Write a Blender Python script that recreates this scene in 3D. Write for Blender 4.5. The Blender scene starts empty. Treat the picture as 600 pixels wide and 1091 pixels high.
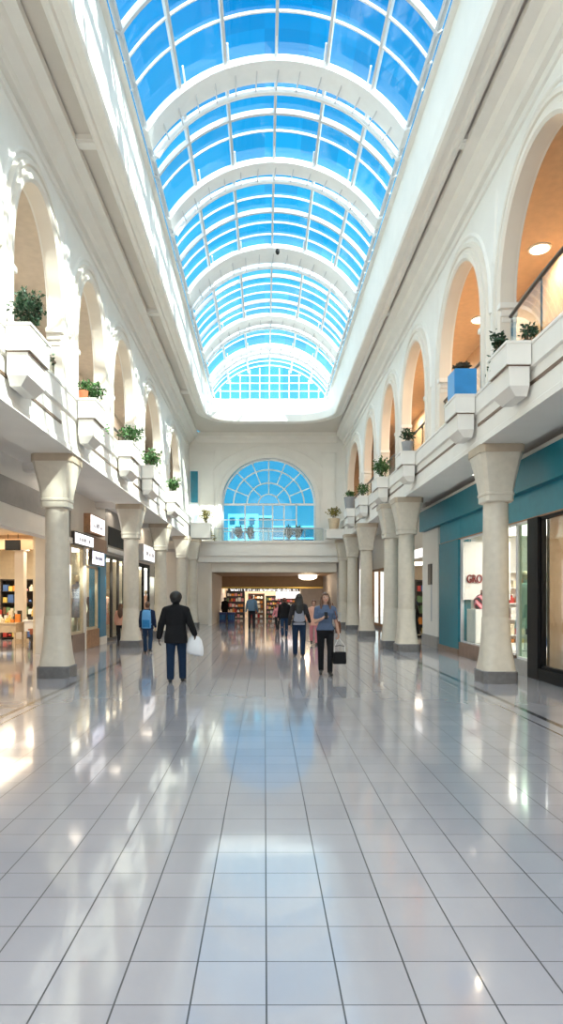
import bpy, math, random
import numpy as np
from mathutils import Vector, Matrix
random.seed(7)
S = bpy.context.scene
COL = S.collection
PI = math.pi
F = 689.0; VX = 282.0; VY = 633.0; EYE = 1.65

# ------------------------------------------------------------------ materials
def nt(name):
    m = bpy.data.materials.new(name); m.use_nodes = True
    t = m.node_tree; b = t.nodes['Principled BSDF']
    return m, t, b
def mat(name, col, rough=.6, metal=0., var=.06, scale=6., bump=0., spec=.5, emit=None, estr=0., coat=0.):
    """principled with a soft procedural noise in its colour"""
    m, t, b = nt(name)
    tc = t.nodes.new('ShaderNodeTexCoord')
    nz = t.nodes.new('ShaderNodeTexNoise'); nz.inputs['Scale'].default_value = scale; nz.inputs['Detail'].default_value = 4
    t.links.new(tc.outputs['Object'], nz.inputs['Vector'])
    rp = t.nodes.new('ShaderNodeValToRGB')
    c = col
    rp.color_ramp.elements[0].position = .3; rp.color_ramp.elements[1].position = .7
    rp.color_ramp.elements[0].color = (c[0]*(1-var), c[1]*(1-var), c[2]*(1-var), 1)
    rp.color_ramp.elements[1].color = (min(1, c[0]*(1+var)), min(1, c[1]*(1+var)), min(1, c[2]*(1+var)), 1)
    t.links.new(nz.outputs['Fac'], rp.inputs['Fac'])
    t.links.new(rp.outputs['Color'], b.inputs['Base Color'])
    b.inputs['Roughness'].default_value = rough; b.inputs['Metallic'].default_value = metal
    b.inputs['Specular IOR Level'].default_value = spec
    if coat: b.inputs['Coat Weight'].default_value = coat
    if bump:
        bp = t.nodes.new('ShaderNodeBump'); bp.inputs['Strength'].default_value = bump; bp.inputs['Distance'].default_value = .01
        t.links.new(nz.outputs['Fac'], bp.inputs['Height']); t.links.new(bp.outputs['Normal'], b.inputs['Normal'])
    if emit:
        b.inputs['Emission Color'].default_value = (*emit, 1); b.inputs['Emission Strength'].default_value = estr
    return m
def glass(name, tint, refl=.08, rough=.02, var=0., cell=(1, 1, 1)):
    """thin pane: tinted transparency with a fresnel mirror coat"""
    m = bpy.data.materials.new(name); m.use_nodes = True
    t = m.node_tree; t.nodes.clear()
    out = t.nodes.new('ShaderNodeOutputMaterial')
    tr = t.nodes.new('ShaderNodeBsdfTransparent'); tr.inputs['Color'].default_value = (*tint, 1)
    gl = t.nodes.new('ShaderNodeBsdfGlossy'); gl.inputs['Roughness'].default_value = rough
    mx = t.nodes.new('ShaderNodeMixShader')
    lw = t.nodes.new('ShaderNodeLayerWeight'); lw.inputs['Blend'].default_value = .25
    mm = t.nodes.new('ShaderNodeMath'); mm.operation = 'MULTIPLY_ADD'; mm.inputs[1].default_value = refl*2; mm.inputs[2].default_value = refl*.4
    t.links.new(lw.outputs['Fresnel'], mm.inputs[0]); t.links.new(mm.outputs[0], mx.inputs['Fac'])
    t.links.new(tr.outputs[0], mx.inputs[1]); t.links.new(gl.outputs[0], mx.inputs[2]); t.links.new(mx.outputs[0], out.inputs['Surface'])
    if var:
        tc = t.nodes.new('ShaderNodeTexCoord')
        mp = t.nodes.new('ShaderNodeVectorMath'); mp.operation = 'DIVIDE'; mp.inputs[1].default_value = cell
        fl = t.nodes.new('ShaderNodeVectorMath'); fl.operation = 'FLOOR'
        wn = t.nodes.new('ShaderNodeTexWhiteNoise')
        rp = t.nodes.new('ShaderNodeValToRGB')
        rp.color_ramp.elements[0].color = (*[c*(1-var) for c in tint], 1); rp.color_ramp.elements[1].color = (*[min(1, c*(1+var*.4)) for c in tint], 1)
        t.links.new(tc.outputs['Object'], mp.inputs[0]); t.links.new(mp.outputs[0], fl.inputs[0])
        t.links.new(fl.outputs[0], wn.inputs['Vector']); t.links.new(wn.outputs['Value'], rp.inputs['Fac']); t.links.new(rp.outputs['Color'], tr.inputs['Color'])
    return m
def floor_mat():
    m, t, b = nt('polished_tile')
    N = t.nodes; L = t.links
    tc = N.new('ShaderNodeTexCoord'); sp = N.new('ShaderNodeSeparateXYZ'); L.new(tc.outputs['Object'], sp.inputs[0])
    def math_(op, a, c=None, d=None):
        n = N.new('ShaderNodeMath'); n.operation = op
        for i, v in enumerate((a, c, d)):
            if v is None: continue
            if isinstance(v, (int, float)): n.inputs[i].default_value = v
            else: L.new(v, n.inputs[i])
        return n.outputs[0]
    T = .307
    def line(sock, off, w):
        u = math_('DIVIDE', math_('SUBTRACT', sock, off), T)
        fr = math_('ABSOLUTE', math_('SUBTRACT', math_('FRACT', math_('ADD', u, .5)), .5))
        return math_('LESS_THAN', fr, w/2/T), math_('FLOOR', u)
    lx, ix = line(sp.outputs['X'], .0076, .0078)
    ly, iy = line(sp.outputs['Y'], .141, .0055)
    grid = math_('MAXIMUM', lx, ly)
    inside = math_('MULTIPLY', math_('GREATER_THAN', sp.outputs['X'], -3.33), math_('LESS_THAN', sp.outputs['X'], 3.45))
    grid = math_('MULTIPLY', grid, inside)
    def stripe(c, w):
        return math_('LESS_THAN', math_('ABSOLUTE', math_('SUBTRACT', sp.outputs['X'], c)), w/2)
    st = math_('MAXIMUM', math_('MAXIMUM', stripe(-3.53, .085), stripe(-3.35, .03)), math_('MAXIMUM', stripe(3.70, .085), stripe(3.47, .03)))
    wn = N.new('ShaderNodeTexWhiteNoise'); cb = N.new('ShaderNodeCombineXYZ'); L.new(ix, cb.inputs[0]); L.new(iy, cb.inputs[1]); L.new(cb.outputs[0], wn.inputs['Vector'])
    nz = N.new('ShaderNodeTexNoise'); nz.inputs['Scale'].default_value = 1.3; nz.inputs['Detail'].default_value = 5; L.new(tc.outputs['Object'], nz.inputs['Vector'])
    v = math_('ADD', math_('MULTIPLY', wn.outputs['Value'], .35), math_('MULTIPLY', nz.outputs['Fac'], .65))
    rp = N.new('ShaderNodeValToRGB'); rp.color_ramp.elements[0].color = (.36, .355, .40, 1); rp.color_ramp.elements[1].color = (.47, .46, .50, 1)
    L.new(v, rp.inputs['Fac'])
    m1 = N.new('ShaderNodeMix'); m1.data_type = 'RGBA'; L.new(grid, m1.inputs['Factor']); L.new(rp.outputs['Color'], m1.inputs['A']); m1.inputs['B'].default_value = (.045, .045, .055, 1)
    m2 = N.new('ShaderNodeMix'); m2.data_type = 'RGBA'; L.new(st, m2.inputs['Factor']); L.new(m1.outputs['Result'], m2.inputs['A']); m2.inputs['B'].default_value = (.06, .06, .065, 1)
    L.new(m2.outputs['Result'], b.inputs['Base Color'])
    L.new(math_('ADD', math_('MULTIPLY', grid, .35), math_('MULTIPLY_ADD', nz.outputs['Fac'], .08, .085)), b.inputs['Roughness'])
    b.inputs['Specular IOR Level'].default_value = .85
    b.inputs['Coat Weight'].default_value = .5; b.inputs['Coat Roughness'].default_value = .05
    bp = N.new('ShaderNodeBump'); bp.inputs['Strength'].default_value = .25; bp.inputs['Distance'].default_value = .004; bp.invert = True
    L.new(grid, bp.inputs['Height']); L.new(bp.outputs['Normal'], b.inputs['Normal'])
    return m

M = {}
M['plaster'] = mat('white_plaster', (.86, .83, .78), .55, var=.025, scale=2, bump=.03)
M['cream'] = mat('cream_plaster', (.80, .735, .65), .55, var=.03, scale=2)
M['soffit'] = mat('soffit_paint', (.70, .645, .58), .6, var=.03, scale=1)
M['stone'] = mat('column_stone', (.66, .60, .505), .4, var=.05, scale=9, bump=.03)
M['abacus'] = mat('tan_stone', (.50, .41, .31), .5)
M['plinth'] = mat('dark_grey_stone', (.15, .145, .145), .35, var=.15, scale=14)
M['steel'] = mat('white_painted_steel', (.86, .87, .88), .35, var=.02)
M['mullion'] = mat('grey_painted_steel', (.62, .63, .66), .4, var=.03)
M['bronze'] = mat('bronze_strip', (.20, .13, .09), .35, metal=.4)
M['rail'] = mat('dark_bronze_rail', (.12, .085, .06), .3, metal=.5)
M['skyglass'] = glass('skylight_glass', (.80, .95, 1.0), .025, var=.16, cell=(.93, .6, 50))
M['windowglass'] = glass('teal_window_glass', (.08, .42, .60), .08)
M['clear'] = glass('clear_glass', (.93, .96, .95), .07)
M['greenglass'] = glass('greenish_glass', (.72, .86, .78), .2)
M['tanwall'] = mat('tan_gallery_wall', (.56, .39, .25), .6)
M['orangeceil'] = mat('apricot_gallery_ceiling', (.70, .50, .33), .6)
M['beigewall'] = mat('beige_gallery_wall', (.66, .59, .52), .6)
M['teal'] = mat('teal_panel', (.010, .20, .27), .35, var=.05)
M['teal2'] = mat('light_teal_panel', (.03, .27, .36), .4, var=.06)
M['black'] = mat('black_metal', (.005, .005, .006), .5, spec=.25)
M['darkframe'] = mat('dark_brown_frame', (.05, .042, .038), .35)
M['brownpl'] = mat('brown_stone_plinth', (.25, .17, .13), .35, var=.12)
M['wood'] = mat('warm_wood', (.42, .22, .11), .45, var=.2, scale=12)
M['palewood'] = mat('pale_wood', (.66, .53, .37), .45, var=.1, scale=12)
M['redwood'] = mat('red_brown_wood', (.38, .12, .05), .45, var=.15)
M['white'] = mat('white_laminate', (.86, .86, .85), .4, var=.02)
M['shopwall'] = mat('warm_shop_wall', (.80, .68, .50), .6)
M['grey'] = mat('grey_panel', (.38, .36, .34), .5)
M['bluepot'] = mat('bright_blue_pot', (.04, .27, .62), .35, var=.06)
M['greypot'] = mat('grey_pot', (.30, .31, .33), .5)
M['terra'] = mat('terracotta', (.60, .20, .09), .7)
M['soil'] = mat('soil', (.05, .035, .025), .95, var=.3, scale=30)
M['stem'] = mat('woody_stem', (.10, .07, .04), .8)
M['leaf'] = mat('green_leaf', (.06, .15, .04), .5, var=.45, scale=9)
M['leafdark'] = mat('dark_green_leaf', (.025, .065, .028), .5, var=.45, scale=9)
M['leafyellow'] = mat('olive_yellow_leaf', (.26, .22, .05), .5, var=.4, scale=9)
M['leafdry'] = mat('dry_brown_leaf', (.09, .075, .05), .6, var=.4, scale=9)
M['sign'] = mat('lit_sign_face', (.9, .9, .9), .4, emit=(1, .97, .95), estr=1.1)
M['signlilac'] = mat('lit_lilac_sign_face', (.85, .83, .9), .4, emit=(.86, .82, 1), estr=.9)
M['signgrey'] = mat('faint_grey_lettering', (.42, .42, .46), .5)
M['red'] = mat('red_lettering', (.26, .02, .02), .4)
M['lamp'] = mat('warm_lamp_glow', (1, .9, .75), .4, emit=(1, .84, .62), estr=4)
M['lampwhite'] = mat('white_lamp_glow', (1, .95, .88), .4, emit=(1, .92, .80), estr=2.6)
M['skin'] = mat('skin', (.50, .29, .21), .5, var=.04)
M['skindark'] = mat('dark_skin', (.07, .04, .03), .5, var=.06)
M['hairblack'] = mat('black_hair', (.008, .007, .007), .5, var=.3, scale=60)
M['hairbrown'] = mat('brown_hair', (.10, .045, .025), .45, var=.4, scale=60)
M['hairred'] = mat('auburn_hair', (.13, .04, .025), .45, var=.4, scale=60)
def cloth(n, c): M[n] = mat(n, c, .85, var=.12, scale=40, bump=.1, spec=.2)
for n, c in dict(c_black=(.010, .010, .012), c_jeans=(.020, .045, .095), c_jeansblue=(.012, .028, .062), c_greytop=(.26, .27, .33), c_slate=(.085, .12, .20),
                 c_bluetop=(.035, .20, .45), c_navy=(.015, .025, .06), c_pink=(.60, .22, .25), c_red=(.50, .06, .09), c_dark=(.028, .026, .03), c_peach=(.66, .36, .27),
                 c_steel=(.12, .19, .26), c_brown=(.16, .07, .045)).items(): cloth(n, c)
M['shoe'] = mat('black_shoe_leather', (.012, .011, .011), .4)
M['bagwhite'] = mat('white_paper_bag', (.78, .79, .82), .5, var=.03)
M['bagblack'] = mat('black_leather', (.004, .004, .005), .6, spec=.2)
M['strap'] = mat('pale_strap', (.75, .73, .70), .5)
M['eye'] = mat('eye_white', (.8, .8, .78), .2)
M['lip'] = mat('lips', (.45, .13, .12), .4)
M['floor'] = floor_mat()
M['brownceil'] = mat('brown_passage_ceiling', (.36, .235, .13), .5)
M['gold'] = mat('gold_strip', (.75, .50, .12), .35, metal=.6)
M['greywall'] = mat('warm_grey_wall', (.50, .45, .42), .6)
M['bluecrate'] = mat('blue_plastic', (.02, .05, .20), .4)
M['extwhite'] = mat('pale_facade', (.80, .86, .92), .7)
M['extteal'] = mat('teal_facade', (.03, .16, .22), .3)
M['extgreen'] = mat('green_grey_facade', (.12, .20, .22), .5)
M['piping'] = mat('blue_column_paint', (.05, .22, .36), .4)
GOODS = [mat('goods_'+n, c, .5) for n, c in dict(red=(.55, .06, .05), cream=(.82, .72, .55), orange=(.75, .28, .06), white=(.85, .84, .80), pink=(.70, .30, .32), brown=(.22, .11, .06),
         yellow=(.80, .58, .15), green=(.16, .28, .13), blue=(.08, .16, .38), black=(.03, .03, .03)).items()]

# ------------------------------------------------------------------ mesh helper
class MB:
    def __init__(s): s.v = []; s.f = []
    def add(s, vs, fs):
        o = len(s.v); s.v += [tuple(v) for v in vs]; s.f += [tuple(i+o for i in f) for f in fs]; return s
    def box(s, a, b):
        x0, x1 = sorted((a[0], b[0])); y0, y1 = sorted((a[1], b[1])); z0, z1 = sorted((a[2], b[2]))
        return s.add([(x0,y0,z0),(x1,y0,z0),(x1,y1,z0),(x0,y1,z0),(x0,y0,z1),(x1,y0,z1),(x1,y1,z1),(x0,y1,z1)],
                     [(0,3,2,1),(4,5,6,7),(0,1,5,4),(1,2,6,5),(2,3,7,6),(3,0,4,7)])
    def loft(s, rings, cap=True, close=True):
        n = len(rings[0]); vs = [p for r in rings for p in r]; fs = []
        for i in range(len(rings)-1):
            for j in range(n if close else n-1):
                a = i*n+j; b = i*n+(j+1) % n
                fs.append((a, b, b+n, a+n))
        if cap: fs.append(tuple(range(n))[::-1]); fs.append(tuple((len(rings)-1)*n+k for k in range(n)))
        return s.add(vs, fs)
    def extrude_y(s, prof, y0, y1):
        return s.loft([[(x, y0, z) for x, z in prof], [(x, y1, z) for x, z in prof]])
    def tube(s, pts, r, n=8, cap=True):
        pts = [Vector(p) for p in pts]; rings = []
        rr = r if isinstance(r, (list, tuple)) else [r]*len(pts)
        up0 = None
        for i, p in enumerate(pts):
            d = (pts[min(i+1, len(pts)-1)]-pts[max(i-1, 0)]).normalized()
            ref = Vector((0, 0, 1)) if abs(d.z) < .9 else Vector((0, 1, 0))
            u = d.cross(ref).normalized(); w = u.cross(d)
            if up0 is not None and u.dot(up0) < 0: u, w = -u, -w
            up0 = u
            rings.append([p+u*math.cos(2*PI*k/n)*rr[i]+w*math.sin(2*PI*k/n)*rr[i] for k in range(n)])
        return s.loft(rings, cap)
    def bar(s, a, b, w, h):
        """rectangular bar between two points (w sideways, h upward)"""
        a = Vector(a); b = Vector(b); d = (b-a).normalized()
        ref = Vector((0, 0, 1)) if abs(d.z) < .95 else Vector((0, 1, 0))
        u = d.cross(ref).normalized()*w/2; v = u.cross(d).normalized()*h/2
        return s.loft([[p-u-v, p+u-v, p+u+v, p-u+v] for p in (a, b)])
    def ell(s, c, r, n=16, m=10):
        c = Vector(c); vs = [c+Vector((0, 0, -r[2]))]; fs = []
        for i in range(1, m):
            t = -PI/2+PI*i/m
            for k in range(n):
                a = 2*PI*k/n; vs.append(c+Vector((r[0]*math.cos(t)*math.cos(a), r[1]*math.cos(t)*math.sin(a), r[2]*math.sin(t))))
        vs.append(c+Vector((0, 0, r[2]))); last = len(vs)-1
        for k in range(n): fs.append((0, 1+(k+1) % n, 1+k)); fs.append((last, 1+(m-2)*n+k, 1+(m-2)*n+(k+1) % n))
        for i in range(m-2):
            for k in range(n):
                a = 1+i*n+k; b = 1+i*n+(k+1) % n; fs.append((a, b, b+n, a+n))
        return s.add(vs, fs)
    def caps(s, a, b, r0, r1, n=14):
        """tapered capsule"""
        a = Vector(a); b = Vector(b); d = (b-a)
        if d.length < 1e-6: return s.ell(a, (r0, r0, r0))
        L = d.length; d = d/L; q = d.to_track_quat('Z', 'Y').to_matrix()
        rings = []
        def ring(z, r): rings.append([a+q @ Vector((r*math.cos(2*PI*k/n), r*math.sin(2*PI*k/n), z)) for k in range(n)])
        for i in range(1, 5):
            t = -PI/2+PI/2*i/4*1.0; ring(r0*math.sin(t), max(r0*math.cos(t), r0*.02)) if i < 4 else ring(0, r0)
        for i in range(0, 4):
            t = PI/2*i/4; ring(L+r1*math.sin(t), r1*math.cos(t))
        return s.loft(rings)
    def obj(s, name, m, parent=None, smooth=None, bevel=0):
        me = bpy.data.meshes.new(name); me.from_pydata(s.v, [], s.f); me.validate(); me.update()
        import bmesh
        bm = bmesh.new(); bm.from_mesh(me); bmesh.ops.recalc_face_normals(bm, faces=bm.faces)
        if bevel: bmesh.ops.bevel(bm, geom=[e for e in bm.edges if len(e.link_faces) == 2 and e.calc_face_angle(0) > .5], offset=bevel, segments=2, affect='EDGES', clamp_overlap=True)
        bm.to_mesh(me); bm.free()
        if smooth:
            me.shade_smooth(); me.set_sharp_from_angle(angle=math.radians(smooth if smooth is not True else 40))
        me.materials.append(M[m] if isinstance(m, str) else m)
        o = bpy.data.objects.new(name, me); COL.objects.link(o)
        if parent: 
            o.parent = parent
            # parts are modelled in world coordinates: keep them where they are
            o.matrix_parent_inverse = Matrix.Translation(-Vector(parent.location)) if WORLD_PARTS else Matrix.Identity(4)
        return o
WORLD_PARTS = True
def tag(o, label=None, cat=None, group=None, kind=None):
    if label: o['label'] = label
    if cat: o['category'] = cat
    if group: o['group'] = group
    if kind: o['kind'] = kind
    return o
def thing(name, label, cat, loc=(0, 0, 0), group=None):
    o = bpy.data.objects.new(name, None); o.empty_display_size = .1; COL.objects.link(o); o.location = loc
    return tag(o, label, cat, group)
def struct(name, loc=(0, 0, 0)):
    o = bpy.data.objects.new(name, None); COL.objects.link(o); o.location = loc; o['kind'] = 'structure'; return o
def sobj(mb, name, m, **k):
    o = mb.obj(name, m, **k); o['kind'] = 'structure'; return o
def dup(root, loc, label=None, group=None, rotz=None):
    r = root.copy(); COL.objects.link(r); r.location = loc
    if rotz is not None: r.rotation_euler = (0, 0, rotz)
    if label: r['label'] = label
    if group: r['group'] = group
    for ch in list(root.children):
        c = ch.copy(); COL.objects.link(c); c.parent = r
        for g in list(ch.children):
            d = g.copy(); COL.objects.link(d); d.parent = c
    return r
def text_mesh(txt, size, m, name, parent, mw, depth=.012):
    cu = bpy.data.curves.new('t', 'FONT'); cu.body = txt; cu.size = size; cu.extrude = depth/2; cu.align_x = 'CENTER'; cu.align_y = 'CENTER'
    tmp = bpy.data.objects.new('t', cu); COL.objects.link(tmp)
    dg = bpy.context.evaluated_depsgraph_get(); me = bpy.data.meshes.new_from_object(tmp.evaluated_get(dg))
    bpy.data.objects.remove(tmp); me.materials.clear(); me.materials.append(M[m]); me.transform(mw)
    o = bpy.data.objects.new(name, me); COL.objects.link(o); o.parent = parent
    o.matrix_parent_inverse = Matrix.Translation(-Vector(parent.location)) if WORLD_PARTS else Matrix.Identity(4)
    return o

# ------------------------------------------------------------------ main dimensions
XL, XR = -3.95, 4.20          # arcade wall planes
PL, PR = -3.75, 4.00          # parapet planes
YN, YE = -8.0, 33.8           # near end, end wall
ZS, ZC = 4.40, 10.0           # aisle soffit, high ceiling
ZF = 4.95                     # gallery floor
ARCH_L = [(1.2, 4.2), (5.6, 8.6), (10.0, 12.45), (13.45, 15.85), (16.6, 19.4), (20.9, 24.3), (26.4, 29.6)]
ARCH_R = [(-.2, 2.8), (4.0, 7.0), (8.3, 11.4), (12.37, 15.35), (16.65, 19.55), (20.4, 23.0), (24.4, 26.9), (28.1, 32.2)]
SPR, CRN = 6.75, 8.65

def arch_pts(y0, y1, zs, zc, n=28):
    c = (y0+y1)/2; a = (y1-y0)/2
    return [(c-a*math.cos(PI*i/n), zs+(zc-zs)*math.sin(PI*i/n)**.92) for i in range(n+1)]
def arch_sweep(mb, pts, prof, place):
    """sweep prof [(out, front)] along curve pts [(u, z)]; place(u, z, front) -> xyz"""
    rings = []
    for i, p in enumerate(pts):
        a = pts[max(i-1, 0)]; b = pts[min(i+1, len(pts)-1)]
        d = Vector((b[0]-a[0], b[1]-a[1])).normalized(); n = Vector((-d.y, d.x))
        rings.append([place(p[0]+n.x*o, p[1]+n.y*o, f) for o, f in prof])
    mb.loft(rings)

def arcade(side):
    L = side == 'left'
    x = XL if L else XR; sg = 1 if L else -1; xp = PL if L else PR
    arches = ARCH_L if L else ARCH_R
    mb = MB(); th = .24
    for k, xx in enumerate((x, x-sg*th)):
        y = YN
        for (a, b) in arches:
            mb.add([(xx, y, ZF), (xx, a, ZF), (xx, a, ZC), (xx, y, ZC)], [(0, 1, 2, 3)])
            pts = arch_pts(a, b, SPR, CRN)
            vs = []; fs = []
            for p in pts: vs += [(xx, p[0], p[1]), (xx, p[0], ZC)]
            for i in range(len(pts)-1): fs.append((2*i, 2*i+2, 2*i+3, 2*i+1))
            mb.add(vs, fs); y = b
        mb.add([(xx, y, ZF), (xx, YE, ZF), (xx, YE, ZC), (xx, y, ZC)], [(0, 1, 2, 3)])
    for (a, b) in arches:
        pts = [(a, ZF)]+arch_pts(a, b, SPR, CRN)+[(b, ZF)]
        mb.loft([[(x, p[0], p[1]) for p in pts], [(x-sg*th, p[0], p[1]) for p in pts]], cap=False, close=False)
    w = sobj(mb, 'wall_'+side, 'plaster' if L else 'plaster', smooth=30)
    # archivolts, outer mouldings and imposts belong to the wall
    place = lambda u, z, f: (x+sg*f, u, z)
    for (a, b) in arches:
        m = MB(); pts = [(a, ZF+.1), (a, SPR*.5+ZF*.5)]+arch_pts(a, b, SPR, CRN)+[(b, SPR*.5+ZF*.5), (b, ZF+.1)]
        arch_sweep(m, pts, [(-.012, -.20), (-.012, .05), (.04, .09), (.12, .09), (.14, .04), (.22, .04), (.24, .075), (.31, .075), (.34, -.01)], place)
        m.obj('archivolt', 'cream', w, smooth=30)
        m = MB(); pts = arch_pts(a-.38, b+.38, SPR+.1, CRN+.45)
        arch_sweep(m, pts, [(-.05, -.01), (-.03, .035), (.0, .045), (.03, .035), (.05, -.01)], place)
        m.obj('moulding', 'plaster', w, smooth=50)
        m = MB()
        for (yy, s2) in ((a, 1), (b, -1)):
            for z0, z1, e in ((SPR-.32, SPR-.22, .03), (SPR-.22, SPR-.10, .06), (SPR-.10, SPR, .11)):
                m.box((x+sg*(e*.8), yy-s2*.05, z0), (x-sg*(th+.0), yy+s2*e, z1))
        m.obj('impost', 'plaster', w, bevel=.008)
        # keystone-like raised spandrel panel between the arches
        m = MB(); c = b+.45
        m.loft([[(x, c-.05, SPR+.9), (x, c+.05, SPR+.9), (x, c+.22, CRN+.35), (x, c-.22, CRN+.35)], [(x+sg*.03, c-.03, SPR+.98), (x+sg*.03, c+.03, SPR+.98), (x+sg*.03, c+.17, CRN+.30), (x+sg*.03, c-.17, CRN+.30)]])
        m.obj('spandrel_panel', 'plaster', w)
    # cornice at the wall top
    m = MB(); prof = [(x, 9.28), (x+sg*.04, 9.30), (x+sg*.04, 9.38), (x+sg*.015, 9.41), (x+sg*.015, 9.48), (x+sg*.10, 9.50), (x+sg*.13, 9.62), (x+sg*.28, 9.72), (x+sg*.32, 9.84), (x+sg*.50, 9.88), (x+sg*.50, 10.02), (x, 10.02)]
    m.extrude_y(prof, YN, YE); m.obj('cornice', 'plaster', w)
    # parapet
    zt = 5.50 if L else 5.39; zl = 5.12 if L else 5.05
    m = MB(); xb = x+0*sg
    m.extrude_y([(xp, ZS), (xp, zl-.04), (xp+sg*.045, zl-.02), (xp+sg*.045, zt-.05), (xp+sg*.06, zt-.045), (xp+sg*.06, zt), (xb-sg*.12, zt), (xb-sg*.12, 4.6), (xb-sg*.6, 4.6), (xb-sg*.6, ZS)], YN, YE)
    m.obj('parapet', 'plaster', w)
    # bronze slots set in the parapet
    for (a, b) in ([(4, 7.5), (8.6, 11.9), (13.6, 17.5), (18.4, 23), (24, 30)] if L else [(4, 8.0), (8.4, 12.1), (13.0, 17.8), (18.6, 24), (25, 31)]):
        m = MB(); m.box((xp-sg*.03, a, 4.78), (xp+sg*.012, b, 4.835)); m.obj('slot', 'bronze', w)
    m = MB(); m.extrude_y([(xp, 4.40), (xp+sg*.03, 4.40), (xp+sg*.03, 4.50), (xp, 4.53)], YN, YE); m.obj('fascia_moulding', 'plaster', w)
    return w
wl = arcade('left'); wr = arcade('right')

# gallery rooms behind the arches
for side, sg, x, mw, mc, wx in (('left', -1, XL, 'beigewall', 'beigewall', -6.3), ('right', 1, XR, 'tanwall', 'orangeceil', 6.5)):
    m = MB(); m.box((x+sg*.1, YN, 4.62), (wx, 34.2, ZF)); sobj(m, 'floor', 'cream')
    m = MB(); m.box((wx, YN, ZF), (wx+sg*.15, 34.2, 9.6)); o = sobj(m, 'wall_gallery_'+side, mw)
    # flat pilasters with pointed tops dividing the gallery wall
    for yy in np.arange(4, 33, 3.2):
        q = MB(); xx = wx-sg*.04
        q.loft([[(wx, yy-.35, 5), (wx, yy+.35, 5), (wx, yy+.35, 7.3), (wx, yy, 7.9), (wx, yy-.35, 7.3)], [(xx, yy-.3, 5), (xx, yy+.3, 5), (xx, yy+.3, 7.28), (xx, yy, 7.82), (xx, yy-.3, 7.28)]])
        q.obj('pointed_panel', 'cream', o)
    m = MB(); m.box((x+sg*.24, YN, 9.2), (wx+sg*.1, 34.2, 9.35)); sobj(m, 'ceiling', mc)
    for yy in (YN-.05, 34.0):
        m = MB(); m.box((x+sg*.5, yy, ZF), (wx, yy+.1, 9.4)); sobj(m, 'wall_gallery_end', mw)

# ------------------------------------------------------------------ floor
m = MB(); m.box((-14, YN, -.2), (15, 48, 0)); sobj(m, 'floor', 'floor')

# ------------------------------------------------------------------ high ceiling with the skylight well
def rrect(x0, x1, y0, y1, r, z, n=12):
    """ring: near edge straight, far corners rounded"""
    pts = [(x0, y0, z)]
    for k in range(1, 24): pts.append((x0, y0+(y1-r-y0)*k/24, z))
    for k in range(n+1):
        a = PI-PI/2*k/n; pts.append((x0+r+r*math.cos(a), y1-r+r*math.sin(a), z))
    for k in range(1, 6): pts.append((x0+r+(x1-x0-2*r)*k/6, y1, z))
    for k in range(n+1):
        a = PI/2-PI/2*k/n; pts.append((x1-r+r*math.cos(a), y1-r+r*math.sin(a), z))
    for k in range(23, 0, -1): pts.append((x1, y0+(y1-r-y0)*k/24, z))
    pts.append((x1, y0, z)); return pts
XA, XB = -2.71, 3.20
GA, GB = -2.65, 3.15
ZG = 11.6
def ring_off(o, z, r=1.7, fy=31.0): return rrect(XA-o, XB+o, YN-o*.2, fy+o, r+o, z)
m = MB()
inner = ring_off(.42, 10.05)
outer = []
for p in inner:
    # project on the outer rectangle
    cx = (XA+XB)/2
    if p[1] > 28.5 and abs(p[0]-cx) < 3.0: outer.append((min(max(cx+(p[0]-cx)*1.18, XL), XR), YE, 10.05))
    else: outer.append((XL if p[0] < cx else XR, min(p[1]*1.04 if p[1] > 20 else p[1], YE), 10.05))
m.loft([outer, inner], cap=False, close=False)
ce = sobj(m, 'ceiling', 'soffit')
m = MB()
m.loft([ring_off(.42, 10.06), ring_off(.42, 9.93), ring_off(.36, 9.90), ring_off(.30, 9.90), ring_off(.27, 9.94), ring_off(.17, 9.94), ring_off(.15, 9.90), ring_off(.04, 9.90), ring_off(0, 9.95)], cap=False, close=False)
m.obj('rim_moulding', 'plaster', ce, smooth=20)
m = MB()
top = rrect(GA, GB, YN, 32.95, .5, ZG)
mid = rrect(XA+.02, XB-.02, YN, 31.6, 1.5, 10.6); mid2 = rrect(XA+.0, XB-.0, YN, 31.55, 1.5, 10.6)
m.loft([ring_off(0, 9.95), ring_off(-.02, 10.25), ring_off(.05, 10.27), rrect(GA-.08, GB+.08, YN, 32.75, .6, 11.45), rrect(GA+.02, GB-.02, YN, 32.85, .5, 11.47), top], cap=False, close=False)
m.obj('skylight_well', 'plaster', ce, smooth=20)
for side, x0, x1 in (('l', XL+.45, XA-.40), ('r', XB+.40, XR-.45)):
    for yy in (5, 11.8, 19.0, 26.5):
        q = MB(); q.box((x0, yy, 9.95), (x1, yy+.28, 10.06)); q.box((x0, yy+.05, 9.92), (x1, yy+.23, 9.97)); q.obj('cross_rib', 'plaster', ce)
# roof cover around the skylight so that the sun only enters through the glass
m = MB()
m.box((-9, YN, 11.3), (GA-.1, 35, 11.45)); m.box((GB+.1, YN, 11.3), (9, 35, 11.45)); m.box((-9, 33.1, 11.3), (9, 35, 11.45))
sobj(m, 'ceiling_roof', 'grey')

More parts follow.
